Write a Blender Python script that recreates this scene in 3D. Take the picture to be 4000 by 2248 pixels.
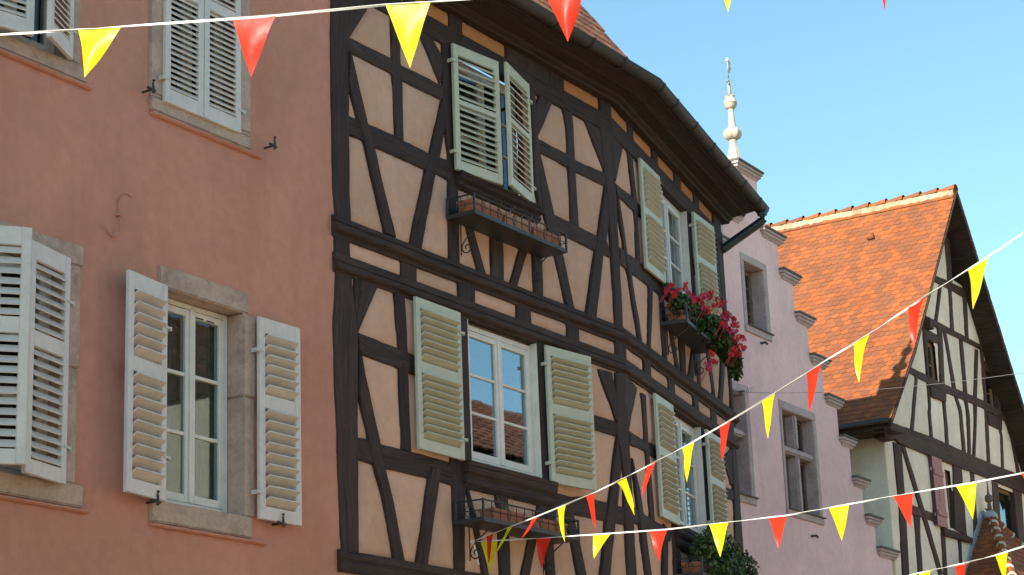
import bpy, bmesh, math, random
import numpy as np
from mathutils import Vector, Matrix

for o in list(bpy.data.objects):
    bpy.data.objects.remove(o)
R = math.radians
scene = bpy.context.scene
COL = scene.collection

# ------------------------------------------------------------------ camera
cam_data = bpy.data.cameras.new('camera')
cam_data.sensor_width = 36.0
cam_data.lens = 72.0
cam_data.clip_start = 0.1
cam_data.clip_end = 2000.0
cam = bpy.data.objects.new('camera', cam_data)
COL.objects.link(cam)
PITCH, ROLL, EYE = R(15.88), R(-2.21), 1.6
_f = Vector((0, math.cos(PITCH), math.sin(PITCH)))
_u0 = Vector((0, -math.sin(PITCH), math.cos(PITCH)))
_r = Vector((1, 0, 0)) * math.cos(ROLL) + _u0 * math.sin(ROLL)
_u = Vector((1, 0, 0)) * -math.sin(ROLL) + _u0 * math.cos(ROLL)
m = Matrix((( _r.x, _u.x, -_f.x, 0), (_r.y, _u.y, -_f.y, 0), (_r.z, _u.z, -_f.z, EYE), (0, 0, 0, 1)))
cam.matrix_world = m
scene.camera = cam

# ------------------------------------------------------------------ sky, sun, exposure
SUN_AZ, SUN_EL = -126.5, 29.0            # degrees; azimuth counted from +X towards +Y
world = bpy.data.worlds.new('World')
scene.world = world
world.use_nodes = True
wn = world.node_tree
sky = wn.nodes.new('ShaderNodeTexSky')
sky.sky_type = 'NISHITA'
sky.sun_disc = False
sky.sun_elevation = R(SUN_EL)
sky.sun_rotation = R(90 - SUN_AZ)
sky.altitude = 200
sky.air_density = 1.0
sky.dust_density = 0.3
sky.ozone_density = 2.2
bg = wn.nodes['Background']
bg.inputs['Strength'].default_value = 0.12
tint = wn.nodes.new('ShaderNodeMix'); tint.data_type = 'RGBA'; tint.blend_type = 'MULTIPLY'
tint.inputs[0].default_value = 1.0
tint.inputs[7].default_value = (.835, .985, .86, 1)     # even colour balance over the whole sky
wn.links.new(sky.outputs[0], tint.inputs[6]); wn.links.new(tint.outputs[2], bg.inputs['Color'])
sd = bpy.data.lights.new('sun', 'SUN')
sd.energy = 4.0
sd.angle = R(0.5)
sd.color = (1.0, 0.93, 0.82)
sun = bpy.data.objects.new('sun', sd)
COL.objects.link(sun)
_s = Vector((math.cos(R(SUN_AZ)) * math.cos(R(SUN_EL)), math.sin(R(SUN_AZ)) * math.cos(R(SUN_EL)), math.sin(R(SUN_EL))))
sun.rotation_euler = _s.to_track_quat('Z', 'Y').to_euler()
sun.location = (0, 0, 40)
vs = scene.view_settings
vs.view_transform = 'Standard'
vs.look = 'None'
vs.gamma = 1.0
vs.exposure = 1.2

# ------------------------------------------------------------------ materials
MATS = {}
def nmat(name):
    mt = bpy.data.materials.new(name)
    mt.use_nodes = True
    nt = mt.node_tree
    b = nt.nodes['Principled BSDF']
    MATS[name] = mt
    return mt, nt, b
def nd(nt, t, **kw):
    n = nt.nodes.new(t)
    for k, v in kw.items():
        if k in n.inputs: n.inputs[k].default_value = v
        else: setattr(n, k, v)
    return n
def ramp(nt, stops):
    r = nt.nodes.new('ShaderNodeValToRGB')
    e = r.color_ramp.elements
    e[0].position, e[0].color = stops[0][0], (*stops[0][1], 1)
    e[1].position, e[1].color = stops[-1][0], (*stops[-1][1], 1)
    for p, c in stops[1:-1]:
        x = e.new(p); x.color = (*c, 1)
    return r
def mixc(nt, a, b, fac, mode='MIX'):
    mx = nt.nodes.new('ShaderNodeMix'); mx.data_type = 'RGBA'; mx.blend_type = mode
    L = nt.links
    for sock, v in ((6, a), (7, b), (0, fac)):
        if isinstance(v, (tuple, list)): mx.inputs[sock].default_value = (*v, 1)
        elif isinstance(v, (int, float)): mx.inputs[sock].default_value = v
        else: L.new(v, mx.inputs[sock])
    return mx.outputs[2]
def noise(nt, vec, scale, detail=4, rough=.55, dist=0):
    n = nd(nt, 'ShaderNodeTexNoise')
    n.inputs['Scale'].default_value = scale; n.inputs['Detail'].default_value = detail
    n.inputs['Roughness'].default_value = rough; n.inputs['Distortion'].default_value = dist
    if vec is not None: nt.links.new(vec, n.inputs['Vector'])
    return n.outputs['Fac']
def bump(nt, b, h, strength=.3, dist=.01):
    n = nd(nt, 'ShaderNodeBump'); n.inputs['Strength'].default_value = strength; n.inputs['Distance'].default_value = dist
    nt.links.new(h, n.inputs['Height']); nt.links.new(n.outputs[0], b.inputs['Normal'])
def pos(nt):
    return nd(nt, 'ShaderNodeNewGeometry').outputs['Position']
def mapping(nt, vec, scale=(1, 1, 1)):
    mp = nd(nt, 'ShaderNodeMapping'); mp.inputs['Scale'].default_value = scale
    nt.links.new(vec, mp.inputs['Vector']); return mp.outputs[0]

def plaster(name, c, var=.14, stain=(.5, .45, .42), stain_amt=.35, rough=.92, fine=220, bstr=.35):
    mt, nt, b = nmat(name)
    P = pos(nt)
    n1 = noise(nt, P, 1.3, 6, .6)
    n2 = noise(nt, P, 9, 5, .6)
    n3 = noise(nt, mapping(nt, P, (1.6, 1.6, .35)), 1.7, 5, .65, .4)
    lo = tuple(x * (1 - var) for x in c); hi = tuple(min(1, x * (1 + var * .6)) for x in c)
    r1 = ramp(nt, [(.3, lo), (.7, hi)]); nt.links.new(n1, r1.inputs[0])
    r2 = ramp(nt, [(.3, (.88, .88, .88)), (.7, (1.06, 1.06, 1.06))]); nt.links.new(n2, r2.inputs[0])
    a = mixc(nt, r1.outputs[0], r2.outputs[0], .7, 'MULTIPLY')
    r3 = ramp(nt, [(.52, (0, 0, 0)), (.75, (stain_amt,) * 3)]); nt.links.new(n3, r3.inputs[0])
    a2 = mixc(nt, a, tuple(x * y for x, y in zip(c, stain)), r3.outputs[0])
    oi = nd(nt, 'ShaderNodeObjectInfo').outputs['Random']
    r5 = ramp(nt, [(0, (.90, .89, .87)), (1, (1.07, 1.06, 1.06))]); nt.links.new(oi, r5.inputs[0])
    if name in ('peach_plaster', 'cream_plaster'): a2 = mixc(nt, a2, r5.outputs[0], 1.0, 'MULTIPLY')
    n6 = noise(nt, P, .55, 3, .5, .8)
    r6 = ramp(nt, [(.35, (.91, .90, .89)), (.65, (1.05, 1.05, 1.04))]); nt.links.new(n6, r6.inputs[0])
    a2 = mixc(nt, a2, r6.outputs[0], 1.0, 'MULTIPLY')
    # dry rain runs
    n7 = noise(nt, mapping(nt, P, (9, 9, .45)), 1.0, 4, .6, .3)
    r7 = ramp(nt, [(.56, (1, 1, 1)), (.74, (.87, .86, .85))]); nt.links.new(n7, r7.inputs[0])
    a2 = mixc(nt, a2, r7.outputs[0], .38, 'MULTIPLY')
    nt.links.new(a2, b.inputs['Base Color'])
    b.inputs['Roughness'].default_value = rough
    b.inputs['Specular IOR Level'].default_value = .2
    f1 = noise(nt, P, fine, 3, .6); f2 = noise(nt, P, 14, 4, .6)
    ad = nd(nt, 'ShaderNodeMath', operation='MULTIPLY_ADD'); ad.inputs[1].default_value = 2.5
    nt.links.new(f2, ad.inputs[0]); nt.links.new(f1, ad.inputs[2])
    bump(nt, b, ad.outputs[0], bstr, .006)
    return mt
plaster('pink_plaster', (.59, .28, .21), .08, (.84, .72, .64), .4)
plaster('peach_plaster', (.64, .405, .30), .08, (.86, .80, .74), .4, fine=160)
plaster('lilac_plaster', (.90, .595, .575), .05, (.88, .86, .88), .25)
plaster('cream_plaster', (.97, .80, .64), .08, (.8, .76, .7), .4)
plaster('grey_plaster', (.93, .86, .68), .08, (.75, .78, .7), .5)
plaster('mortar', (.46, .38, .24), .45, (.42, .40, .22), .8, fine=40, bstr=1.0)

def stone(name, c, dark, rough=.88):
    mt, nt, b = nmat(name)
    P = pos(nt)
    n1 = noise(nt, P, 3, 7, .65, .3); n2 = noise(nt, P, 24, 5, .6)
    r1 = ramp(nt, [(.28, tuple(x * .72 for x in c)), (.52, c), (.75, tuple(min(1, x * 1.15) for x in c))]); nt.links.new(n1, r1.inputs[0])
    r2 = ramp(nt, [(.3, (.8, .8, .8)), (.65, (1.05, 1.05, 1.05))]); nt.links.new(n2, r2.inputs[0])
    a = mixc(nt, r1.outputs[0], r2.outputs[0], .8, 'MULTIPLY')
    n3 = noise(nt, P, 5.5, 6, .7, .5)
    r3 = ramp(nt, [(.55, (0, 0, 0)), (.72, (.7, .7, .7))]); nt.links.new(n3, r3.inputs[0])
    a2 = mixc(nt, a, dark, r3.outputs[0])
    nt.links.new(a2, b.inputs['Base Color']); b.inputs['Roughness'].default_value = rough
    bump(nt, b, n2, .5, .01)
stone('window_stone', (.50, .365, .295), (.22, .155, .125))
stone('lilac_stone', (.52, .39, .37), (.34, .26, .25))
stone('finial_stone', (.54, .47, .36), (.30, .26, .20))
stone('slate_cap', (.13, .115, .11), (.07, .065, .06))

def wood(name, c, streak=.55, rough=.8, uvscale=(3, 60, 1), bst=.5, crack=True):
    mt, nt, b = nmat(name)
    uvn = nd(nt, 'ShaderNodeUVMap').outputs[0]
    oi = nd(nt, 'ShaderNodeObjectInfo').outputs['Random']
    av = nd(nt, 'ShaderNodeVectorMath', operation='ADD'); nt.links.new(uvn, av.inputs[0])
    sc = nd(nt, 'ShaderNodeMath', operation='MULTIPLY'); sc.inputs[1].default_value = 37.0; nt.links.new(oi, sc.inputs[0]); nt.links.new(sc.outputs[0], av.inputs[1])
    v = mapping(nt, av.outputs[0], uvscale)
    n1 = noise(nt, v, 1.0, 6, .65, .6)
    n2 = noise(nt, mapping(nt, av.outputs[0], (1.2, 6, 1)), 1.0, 4, .6)
    lo = tuple(x * (1 - streak) for x in c); hi = tuple(x * (1 + streak * .9) for x in c)
    r1 = ramp(nt, [(.25, lo), (.5, c), (.78, hi)]); nt.links.new(n1, r1.inputs[0])
    r2 = ramp(nt, [(.3, (.72, .72, .74)), (.7, (1.15, 1.1, 1.08))]); nt.links.new(n2, r2.inputs[0])
    a = mixc(nt, r1.outputs[0], r2.outputs[0], .9, 'MULTIPLY')
    r4 = ramp(nt, [(0, (.82, .82, .82)), (1, (1.18, 1.15, 1.12))]); nt.links.new(oi, r4.inputs[0])
    a = mixc(nt, a, r4.outputs[0], 1.0, 'MULTIPLY')
    n3 = noise(nt, mapping(nt, av.outputs[0], (uvscale[0] * .5, uvscale[1] * .45, 1)), 1.0, 3, .5, 1.0)
    r5 = ramp(nt, [(.60, (1, 1, 1)), (.66, (.35, .33, .33))]); nt.links.new(n3, r5.inputs[0])
    a = mixc(nt, a, r5.outputs[0], .9, 'MULTIPLY')
    n4 = noise(nt, mapping(nt, av.outputs[0], (2.5, 9, 1)), 1.0, 5, .7, .5)
    r6 = ramp(nt, [(.56, (1, 1, 1)), (.72, (1.7, 1.65, 1.6))]); nt.links.new(n4, r6.inputs[0])
    a = mixc(nt, a, r6.outputs[0], .8, 'MULTIPLY')
    nt.links.new(a, b.inputs['Base Color']); b.inputs['Roughness'].default_value = rough
    b.inputs['Specular IOR Level'].default_value = .3
    bump(nt, b, n1, bst, .012)
wood('dark_timber', (.047, .031, .029), .5)
wood('gable_timber', (.082, .043, .030), .5)
wood('soffit_wood', (.048, .030, .021), .6)
wood('window_oak', (.30, .165, .085), .45)

def paint(name, c, rough=.5, wear=(.3, .25, .2), amt=.35, scale=7):
    mt, nt, b = nmat(name)
    P = pos(nt)
    n1 = noise(nt, P, scale, 6, .7, .3); n2 = noise(nt, P, 60, 4, .6)
    r1 = ramp(nt, [(.3, tuple(x * .86 for x in c)), (.7, tuple(min(1, x * 1.05) for x in c))]); nt.links.new(n1, r1.inputs[0])
    r2 = ramp(nt, [(.64, (0, 0, 0)), (.74, (amt,) * 3)]); nt.links.new(n2, r2.inputs[0])
    a = mixc(nt, r1.outputs[0], wear, r2.outputs[0])
    nt.links.new(a, b.inputs['Base Color']); b.inputs['Roughness'].default_value = rough
    bump(nt, b, n2, .15, .004)
paint('white_shutter', (.68, .635, .60))
paint('sage_shutter', (.535, .535, .42), wear=(.34, .29, .20), amt=.6)
paint('window_white', (.74, .71, .66), .4)
paint('maroon_shutter', (.42, .135, .10), .55, (.2, .09, .07))
paint('maroon_edge', (.10, .03, .045), .55, (.08, .03, .03))
paint('hinge_white', (.6, .58, .54), .5)
paint('black_iron', (.030, .033, .036), .5, (.07, .045, .03), .5)
paint('gutter_zinc', (.036, .028, .024), .72, (.06, .05, .042), .5, 4)
paint('pipe_paint', (.020, .026, .026), .4)
paint('flashing_lead', (.40, .42, .44), .45)
paint('terracotta', (.40, .145, .075), .8, (.5, .36, .28), .4, 12)
paint('twig', (.30, .24, .17), .9)
paint('vane_metal', (.55, .52, .42), .4)
paint('cable_pink', (.56, .27, .20), .8)
paint('grey_metal', (.22, .22, .22), .4)

def tile(name, per='object', cols=None):
    mt, nt, b = nmat(name)
    P = pos(nt)
    src = nd(nt, 'ShaderNodeObjectInfo').outputs['Random'] if per == 'object' else nd(nt, 'ShaderNodeNewGeometry').outputs['Random Per Island']
    c = cols or [(0, (.215, .080, .037)), (.42, (.24, .086, .037)), (.54, (.27, .088, .034)), (.70, (.315, .095, .031)), (.88, (.35, .104, .032)), (1, (.26, .092, .038))]
    r = ramp(nt, c); r.color_ramp.interpolation = 'LINEAR'; nt.links.new(src, r.inputs[0])
    n1 = noise(nt, P, 28, 5, .65); n2 = noise(nt, P, 1.1, 4, .6)
    r1 = ramp(nt, [(.3, (.74, .74, .74)), (.68, (1.12, 1.1, 1.06))]); nt.links.new(n1, r1.inputs[0])
    a = mixc(nt, r.outputs[0], r1.outputs[0], .85, 'MULTIPLY')
    r2 = ramp(nt, [(.35, (.92, .9, .9)), (.65, (1.05, 1.05, 1.05))]); nt.links.new(n2, r2.inputs[0])
    a = mixc(nt, a, r2.outputs[0], 1, 'MULTIPLY')
    n3 = noise(nt, P, 15, 6, .75)
    r3 = ramp(nt, [(.68, (0, 0, 0)), (.78, (.55, .55, .55))]); nt.links.new(n3, r3.inputs[0])
    a = mixc(nt, a, (.42, .37, .24), r3.outputs[0])
    nt.links.new(a, b.inputs['Base Color']); b.inputs['Roughness'].default_value = .85
    b.inputs['Specular IOR Level'].default_value = .25
    bump(nt, b, n1, .4, .006)
tile('clay_tile', 'object')
tile('clay_tile_field', 'island')
tile('brown_tile', 'island', [(0, (.20, .085, .05)), (.5, (.27, .11, .06)), (1, (.36, .155, .08))])

def simple(name, c, rough=.8, spec=.3):
    mt, nt, b = nmat(name)
    P = pos(nt)
    n1 = noise(nt, P, 12, 5, .6)
    r1 = ramp(nt, [(.3, tuple(x * .7 for x in c)), (.7, tuple(min(1, x * 1.25) for x in c))]); nt.links.new(n1, r1.inputs[0])
    nt.links.new(r1.outputs[0], b.inputs['Base Color']); b.inputs['Roughness'].default_value = rough
    b.inputs['Specular IOR Level'].default_value = spec
    return mt, nt, b
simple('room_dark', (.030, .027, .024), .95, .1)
simple('curtain_grey', (.13, .125, .105), .95, .1)
simple('curtain_pale', (.60, .58, .54), .95, .1)
simple('paving', (.25, .18, .105), .9)
simple('leaf_green', (.075, .125, .03), .55)
simple('leaf_deep', (.045, .085, .022), .55)
simple('petal_red', (.72, .035, .05), .6)
simple('petal_pink', (.66, .06, .16), .6)
simple('soil', (.05, .035, .025), .95)
simple('roofing_felt', (.10, .06, .045), .9)

def glass(name, r0):
    """thin pane: clear with a mirror share that grows towards grazing angles"""
    mt, nt, b = nmat(name)
    nt.nodes.remove(b)
    out = nt.nodes['Material Output']
    tr = nd(nt, 'ShaderNodeBsdfTransparent'); tr.inputs[0].default_value = (.80, .84, .84, 1)
    gl = nd(nt, 'ShaderNodeBsdfGlossy'); gl.inputs['Roughness'].default_value = .015; gl.inputs['Color'].default_value = (.84, .93, 1, 1)
    n1 = noise(nt, pos(nt), 2.2, 2, .5); bp = nd(nt, 'ShaderNodeBump'); bp.inputs['Strength'].default_value = .025; bp.inputs['Distance'].default_value = .02
    nt.links.new(n1, bp.inputs['Height']); nt.links.new(bp.outputs[0], gl.inputs['Normal'])
    lw = nd(nt, 'ShaderNodeLayerWeight'); lw.inputs['Blend'].default_value = .5
    p5 = nd(nt, 'ShaderNodeMath', operation='POWER'); p5.inputs[1].default_value = 5.0; nt.links.new(lw.outputs['Facing'], p5.inputs[0])
    ma = nd(nt, 'ShaderNodeMath', operation='MULTIPLY_ADD'); ma.inputs[1].default_value = 1 - r0; ma.inputs[2].default_value = r0; nt.links.new(p5.outputs[0], ma.inputs[0])
    mx = nd(nt, 'ShaderNodeMixShader')
    nt.links.new(ma.outputs[0], mx.inputs[0]); nt.links.new(tr.outputs[0], mx.inputs[1]); nt.links.new(gl.outputs[0], mx.inputs[2])
    nt.links.new(mx.outputs[0], out.inputs[0])
glass('window_glass', .04)
glass('bright_glass', .21)
plaster('ochre_shaded_plaster', (.52, .24, .105), .08, (.86, .80, .74), .4, fine=160)  # frieze ochre, with eaves shade and warm bounce mixed into the colour

def pennant(name, c):
    mt, nt, b = nmat(name)
    P = pos(nt)
    n1 = noise(nt, P, 14, 3, .5)
    r1 = ramp(nt, [(.3, tuple(x * .93 for x in c)), (.7, tuple(min(1, x * 1.03) for x in c))]); nt.links.new(n1, r1.inputs[0])
    nt.links.new(r1.outputs[0], b.inputs['Base Color'])
    b.inputs['Roughness'].default_value = .36
    b.inputs['Specular IOR Level'].default_value = .32
    tl = nd(nt, 'ShaderNodeBsdfTranslucent'); nt.links.new(r1.outputs[0], tl.inputs['Color'])
    mx = nd(nt, 'ShaderNodeMixShader'); mx.inputs[0].default_value = .5
    out = nt.nodes['Material Output']
    nt.links.new(b.outputs[0], mx.inputs[1]); nt.links.new(tl.outputs[0], mx.inputs[2]); nt.links.new(mx.outputs[0], out.inputs[0])
    bump(nt, b, n1, .25, .01)
pennant('yellow_pennant', (.86, .82, .025))
pennant('red_pennant', (.84, .06, .025))
paint('white_tape', (.80, .80, .78), .4, (.6, .6, .58), .2)

# ------------------------------------------------------------------ mesh helpers
rnd = random.Random(7)
class MB:
    """collects faces of one part; coordinates are (u along the facade, d out to the street, z up)"""
    def __init__(s): s.v = []; s.f = []; s.uv = []; s.smooth = False
    def V(s, u, d, z): s.v.append((u, -d, z)); return len(s.v) - 1
    def face(s, idx, uv=None): s.f.append(tuple(idx)); s.uv.append(uv)
    def box(s, u0, u1, d0, d1, z0, z1, ch=0.0):
        if ch <= 0:
            i = [s.V(u, d, z) for z in (z0, z1) for d in (d0, d1) for u in (u0, u1)]
            L = [(u1 - u0), (d1 - d0), (z1 - z0)]
            vert = L[2] >= L[0]
            def q(a, b, c, e, w, h):
                s.face((i[a], i[b], i[c], i[e]), ([(0, 0), (0, w), (h, w), (h, 0)] if vert and h >= w else [(0, 0), (w, 0), (w, h), (0, h)]))
            q(2, 3, 7, 6, L[0], L[2]); q(1, 0, 4, 5, L[0], L[2]); q(0, 2, 6, 4, L[1], L[2]); q(3, 1, 5, 7, L[1], L[2])
            q(6, 7, 5, 4, L[0], L[1]); q(0, 1, 3, 2, L[0], L[1])
        else:
            # front arrises chamfered
            prof = [(u0, d0), (u0, d1 - ch), (u0 + ch, d1), (u1 - ch, d1), (u1, d1 - ch), (u1, d0)]
            lo = [s.V(u, d, z0 + (ch if d == d1 else 0)) for u, d in prof]
            hi = [s.V(u, d, z1 - (ch if d == d1 else 0)) for u, d in prof]
            for k in range(5):
                a = abs(prof[k + 1][0] - prof[k][0]) + abs(prof[k + 1][1] - prof[k][1])
                s.face((lo[k], lo[k + 1], hi[k + 1], hi[k]), [(0, k * .1), (0, k * .1 + a), (z1 - z0, k * .1 + a), (z1 - z0, k * .1)])
            s.face((lo[5], lo[0], hi[0], hi[5]))
            s.face(hi); s.face(lo[::-1])
    def prism(s, poly, d0, d1):
        n = len(poly)
        a = [s.V(u, d0, z) for u, z in poly]; b = [s.V(u, d1, z) for u, z in poly]
        area = sum(poly[i][0] * poly[(i + 1) % n][1] - poly[(i + 1) % n][0] * poly[i][1] for i in range(n))
        if area < 0: a.reverse(); b.reverse()
        s.face(b); s.face(a[::-1])
        for i in range(n):
            j = (i + 1) % n
            s.face((a[i], a[j], b[j], b[i]))
    def tube(s, pts, r, n=6, closed=False):
        pts = [Vector((p[0], -p[1], p[2])) for p in pts]
        rings = []
        N = len(pts)
        for k, p in enumerate(pts):
            t = (pts[(k + 1) % N] - pts[k - 1]) if closed else (pts[min(k + 1, N - 1)] - pts[max(k - 1, 0)])
            if t.length < 1e-9: t = Vector((0, 0, 1))
            t.normalize()
            a = t.cross(Vector((0, 0, 1)))
            if a.length < .05: a = t.cross(Vector((1, 0, 0)))
            a.normalize(); b = t.cross(a)
            rr = r[k] if isinstance(r, (list, tuple)) else r
            ring = []
            for q in range(n):
                w = p + a * (math.cos(2 * math.pi * q / n) * rr) + b * (math.sin(2 * math.pi * q / n) * rr)
                s.v.append(tuple(w)); ring.append(len(s.v) - 1)
            rings.append(ring)
        M = N if closed else N - 1
        for k in range(M):
            A_, B_ = rings[k], rings[(k + 1) % N]
            for q in range(n):
                s.face((A_[q], A_[(q + 1) % n], B_[(q + 1) % n], B_[q]))
        if not closed:
            s.face(rings[0][::-1]); s.face(rings[-1])
    def lathe(s, prof, c=(0, 0), n=16, flute=0, amp=0):
        rings = []
        for k, (r, z) in enumerate(prof):
            ring = []
            for q in range(n):
                a = 2 * math.pi * q / n
                rr = r * (1 + (amp[k] if isinstance(amp, (list, tuple)) else amp) * math.cos(flute * a))
                s.v.append((c[0] + rr * math.cos(a), -c[1] + rr * math.sin(a), z)); ring.append(len(s.v) - 1)
            rings.append(ring)
        for k in range(len(rings) - 1):
            for q in range(n):
                s.face((rings[k][q], rings[k][(q + 1) % n], rings[k + 1][(q + 1) % n], rings[k + 1][q]))
        s.face(rings[0][::-1]); s.face(rings[-1])
    def data(s, name, mat, smooth=None):
        me = bpy.data.meshes.new(name)
        me.from_pydata(s.v, [], s.f)
        if any(u is not None for u in s.uv):
            ul = me.uv_layers.new(name='UVMap')
            flat = []
            for f, u in zip(s.f, s.uv):
                flat += (u if u is not None else [(s.v[i][0], s.v[i][2]) for i in f])
            for k, c in enumerate(flat): ul.data[k].uv = c
        else:
            ul = me.uv_layers.new(name='UVMap')
            k = 0
            for f in s.f:
                for i in f:
                    v = s.v[i]; ul.data[k].uv = (v[0] - v[1], v[2]); k += 1
        me.materials.append(MATS[mat])
        if smooth if smooth is not None else s.smooth:
            me.polygons.foreach_set('use_smooth', [True] * len(me.polygons))
        return me
    def build(s, name, mat, parent=None, loc=(0, 0, 0), rz=0.0, smooth=None):
        return place(name, s.data(name, mat, smooth), parent, loc, rz)

def place(name, me, parent=None, loc=(0, 0, 0), rz=0.0, rot=None):
    o = bpy.data.objects.new(name, me)
    COL.objects.link(o)
    if parent is not None: o.parent = parent
    o.location = loc
    o.rotation_euler = rot if rot is not None else (0, 0, rz)
    return o
def thing(name, label, cat, loc, rz=0.0, group=None):
    o = place(name, None, None, loc, rz)
    o.empty_display_size = .2
    o['label'] = label; o['category'] = cat
    if group: o['group'] = group
    return o
def tag(o, label, cat, group=None):
    o['label'] = label; o['category'] = cat
    if group: o['group'] = group
    return o
def flip_fix(me):
    bm = bmesh.new(); bm.from_mesh(me); bmesh.ops.recalc_face_normals(bm, faces=bm.faces); bm.to_mesh(me); bm.free()

def resample(pl, n):
    P = np.array(pl, float)
    seg = np.hypot(*(P[1:] - P[:-1]).T)
    s = np.concatenate([[0], np.cumsum(seg)])
    t = np.linspace(0, s[-1], n)
    return np.stack([np.interp(t, s, P[:, 0]), np.interp(t, s, P[:, 1])], 1), s[-1]
POLYS = {}
def timber(root, key, kind, Lp, Rp, mat='dark_timber', d0=-.10, d1=.022, loc=(0, 0, 0), rz=0.0, wob=.005):
    """hewn timber between its left/upper edge Lp and right/lower edge Rp, both in facade metres"""
    POLYS.setdefault(key, []).append(list(Lp) + list(Rp)[::-1])
    la, le = resample(Lp, 2); n = max(4, int(max(le, .3) / .09) + 1)
    Lq, le = resample(Lp, n); Rq, _ = resample(Rp, n)
    if root is None: return None
    ph = rnd.random() * 20
    mb = MB()
    def wv(k, a): return math.sin(k * .9 + ph + a) * .5 + math.sin(k * 2.3 + ph * 1.7 + a * 2) * .3 + (rnd.random() - .5) * .7
    rings = []
    dj = (rnd.random() - .5) * .010
    for k in range(n):
        l, r = Lq[k].copy(), Rq[k].copy()
        ax = (r - l); w = np.hypot(*ax) or 1e-6; ax /= w
        l += ax * wv(k, 0) * wob; r += ax * wv(k, 3) * wob
        c = min(.012, w * .15)
        dd = d1 + dj + wv(k, 5) * .003
        rings.append([mb.V(l[0], d0, l[1]), mb.V(l[0], dd - .010, l[1]), mb.V(*( (l + ax * c)[0], dd, (l + ax * c)[1])),
                      mb.V((l[0] + r[0]) / 2, dd + .002, (l[1] + r[1]) / 2),
                      mb.V((r - ax * c)[0], dd, (r - ax * c)[1]), mb.V(r[0], dd - .010, r[1]), mb.V(r[0], d0, r[1])])
        rings[-1].append(w)
    for k in range(n - 1):
        a, b = rings[k], rings[k + 1]
        s0, s1 = le * k / (n - 1), le * (k + 1) / (n - 1)
        w = a[7]
        vs_ = [-.05, 0, .012, w / 2, w - .012, w, w + .05]
        for q in range(6):
            mb.face((a[q], a[q + 1], b[q + 1], b[q]), [(s0, vs_[q]), (s0, vs_[q + 1]), (s1, vs_[q + 1]), (s1, vs_[q])])
    mb.face(rings[0][:7][::-1]); mb.face(rings[-1][:7])
    me = mb.data(kind, mat)
    flip_fix(me)
    return place(kind, me, root, loc, rz)

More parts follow.
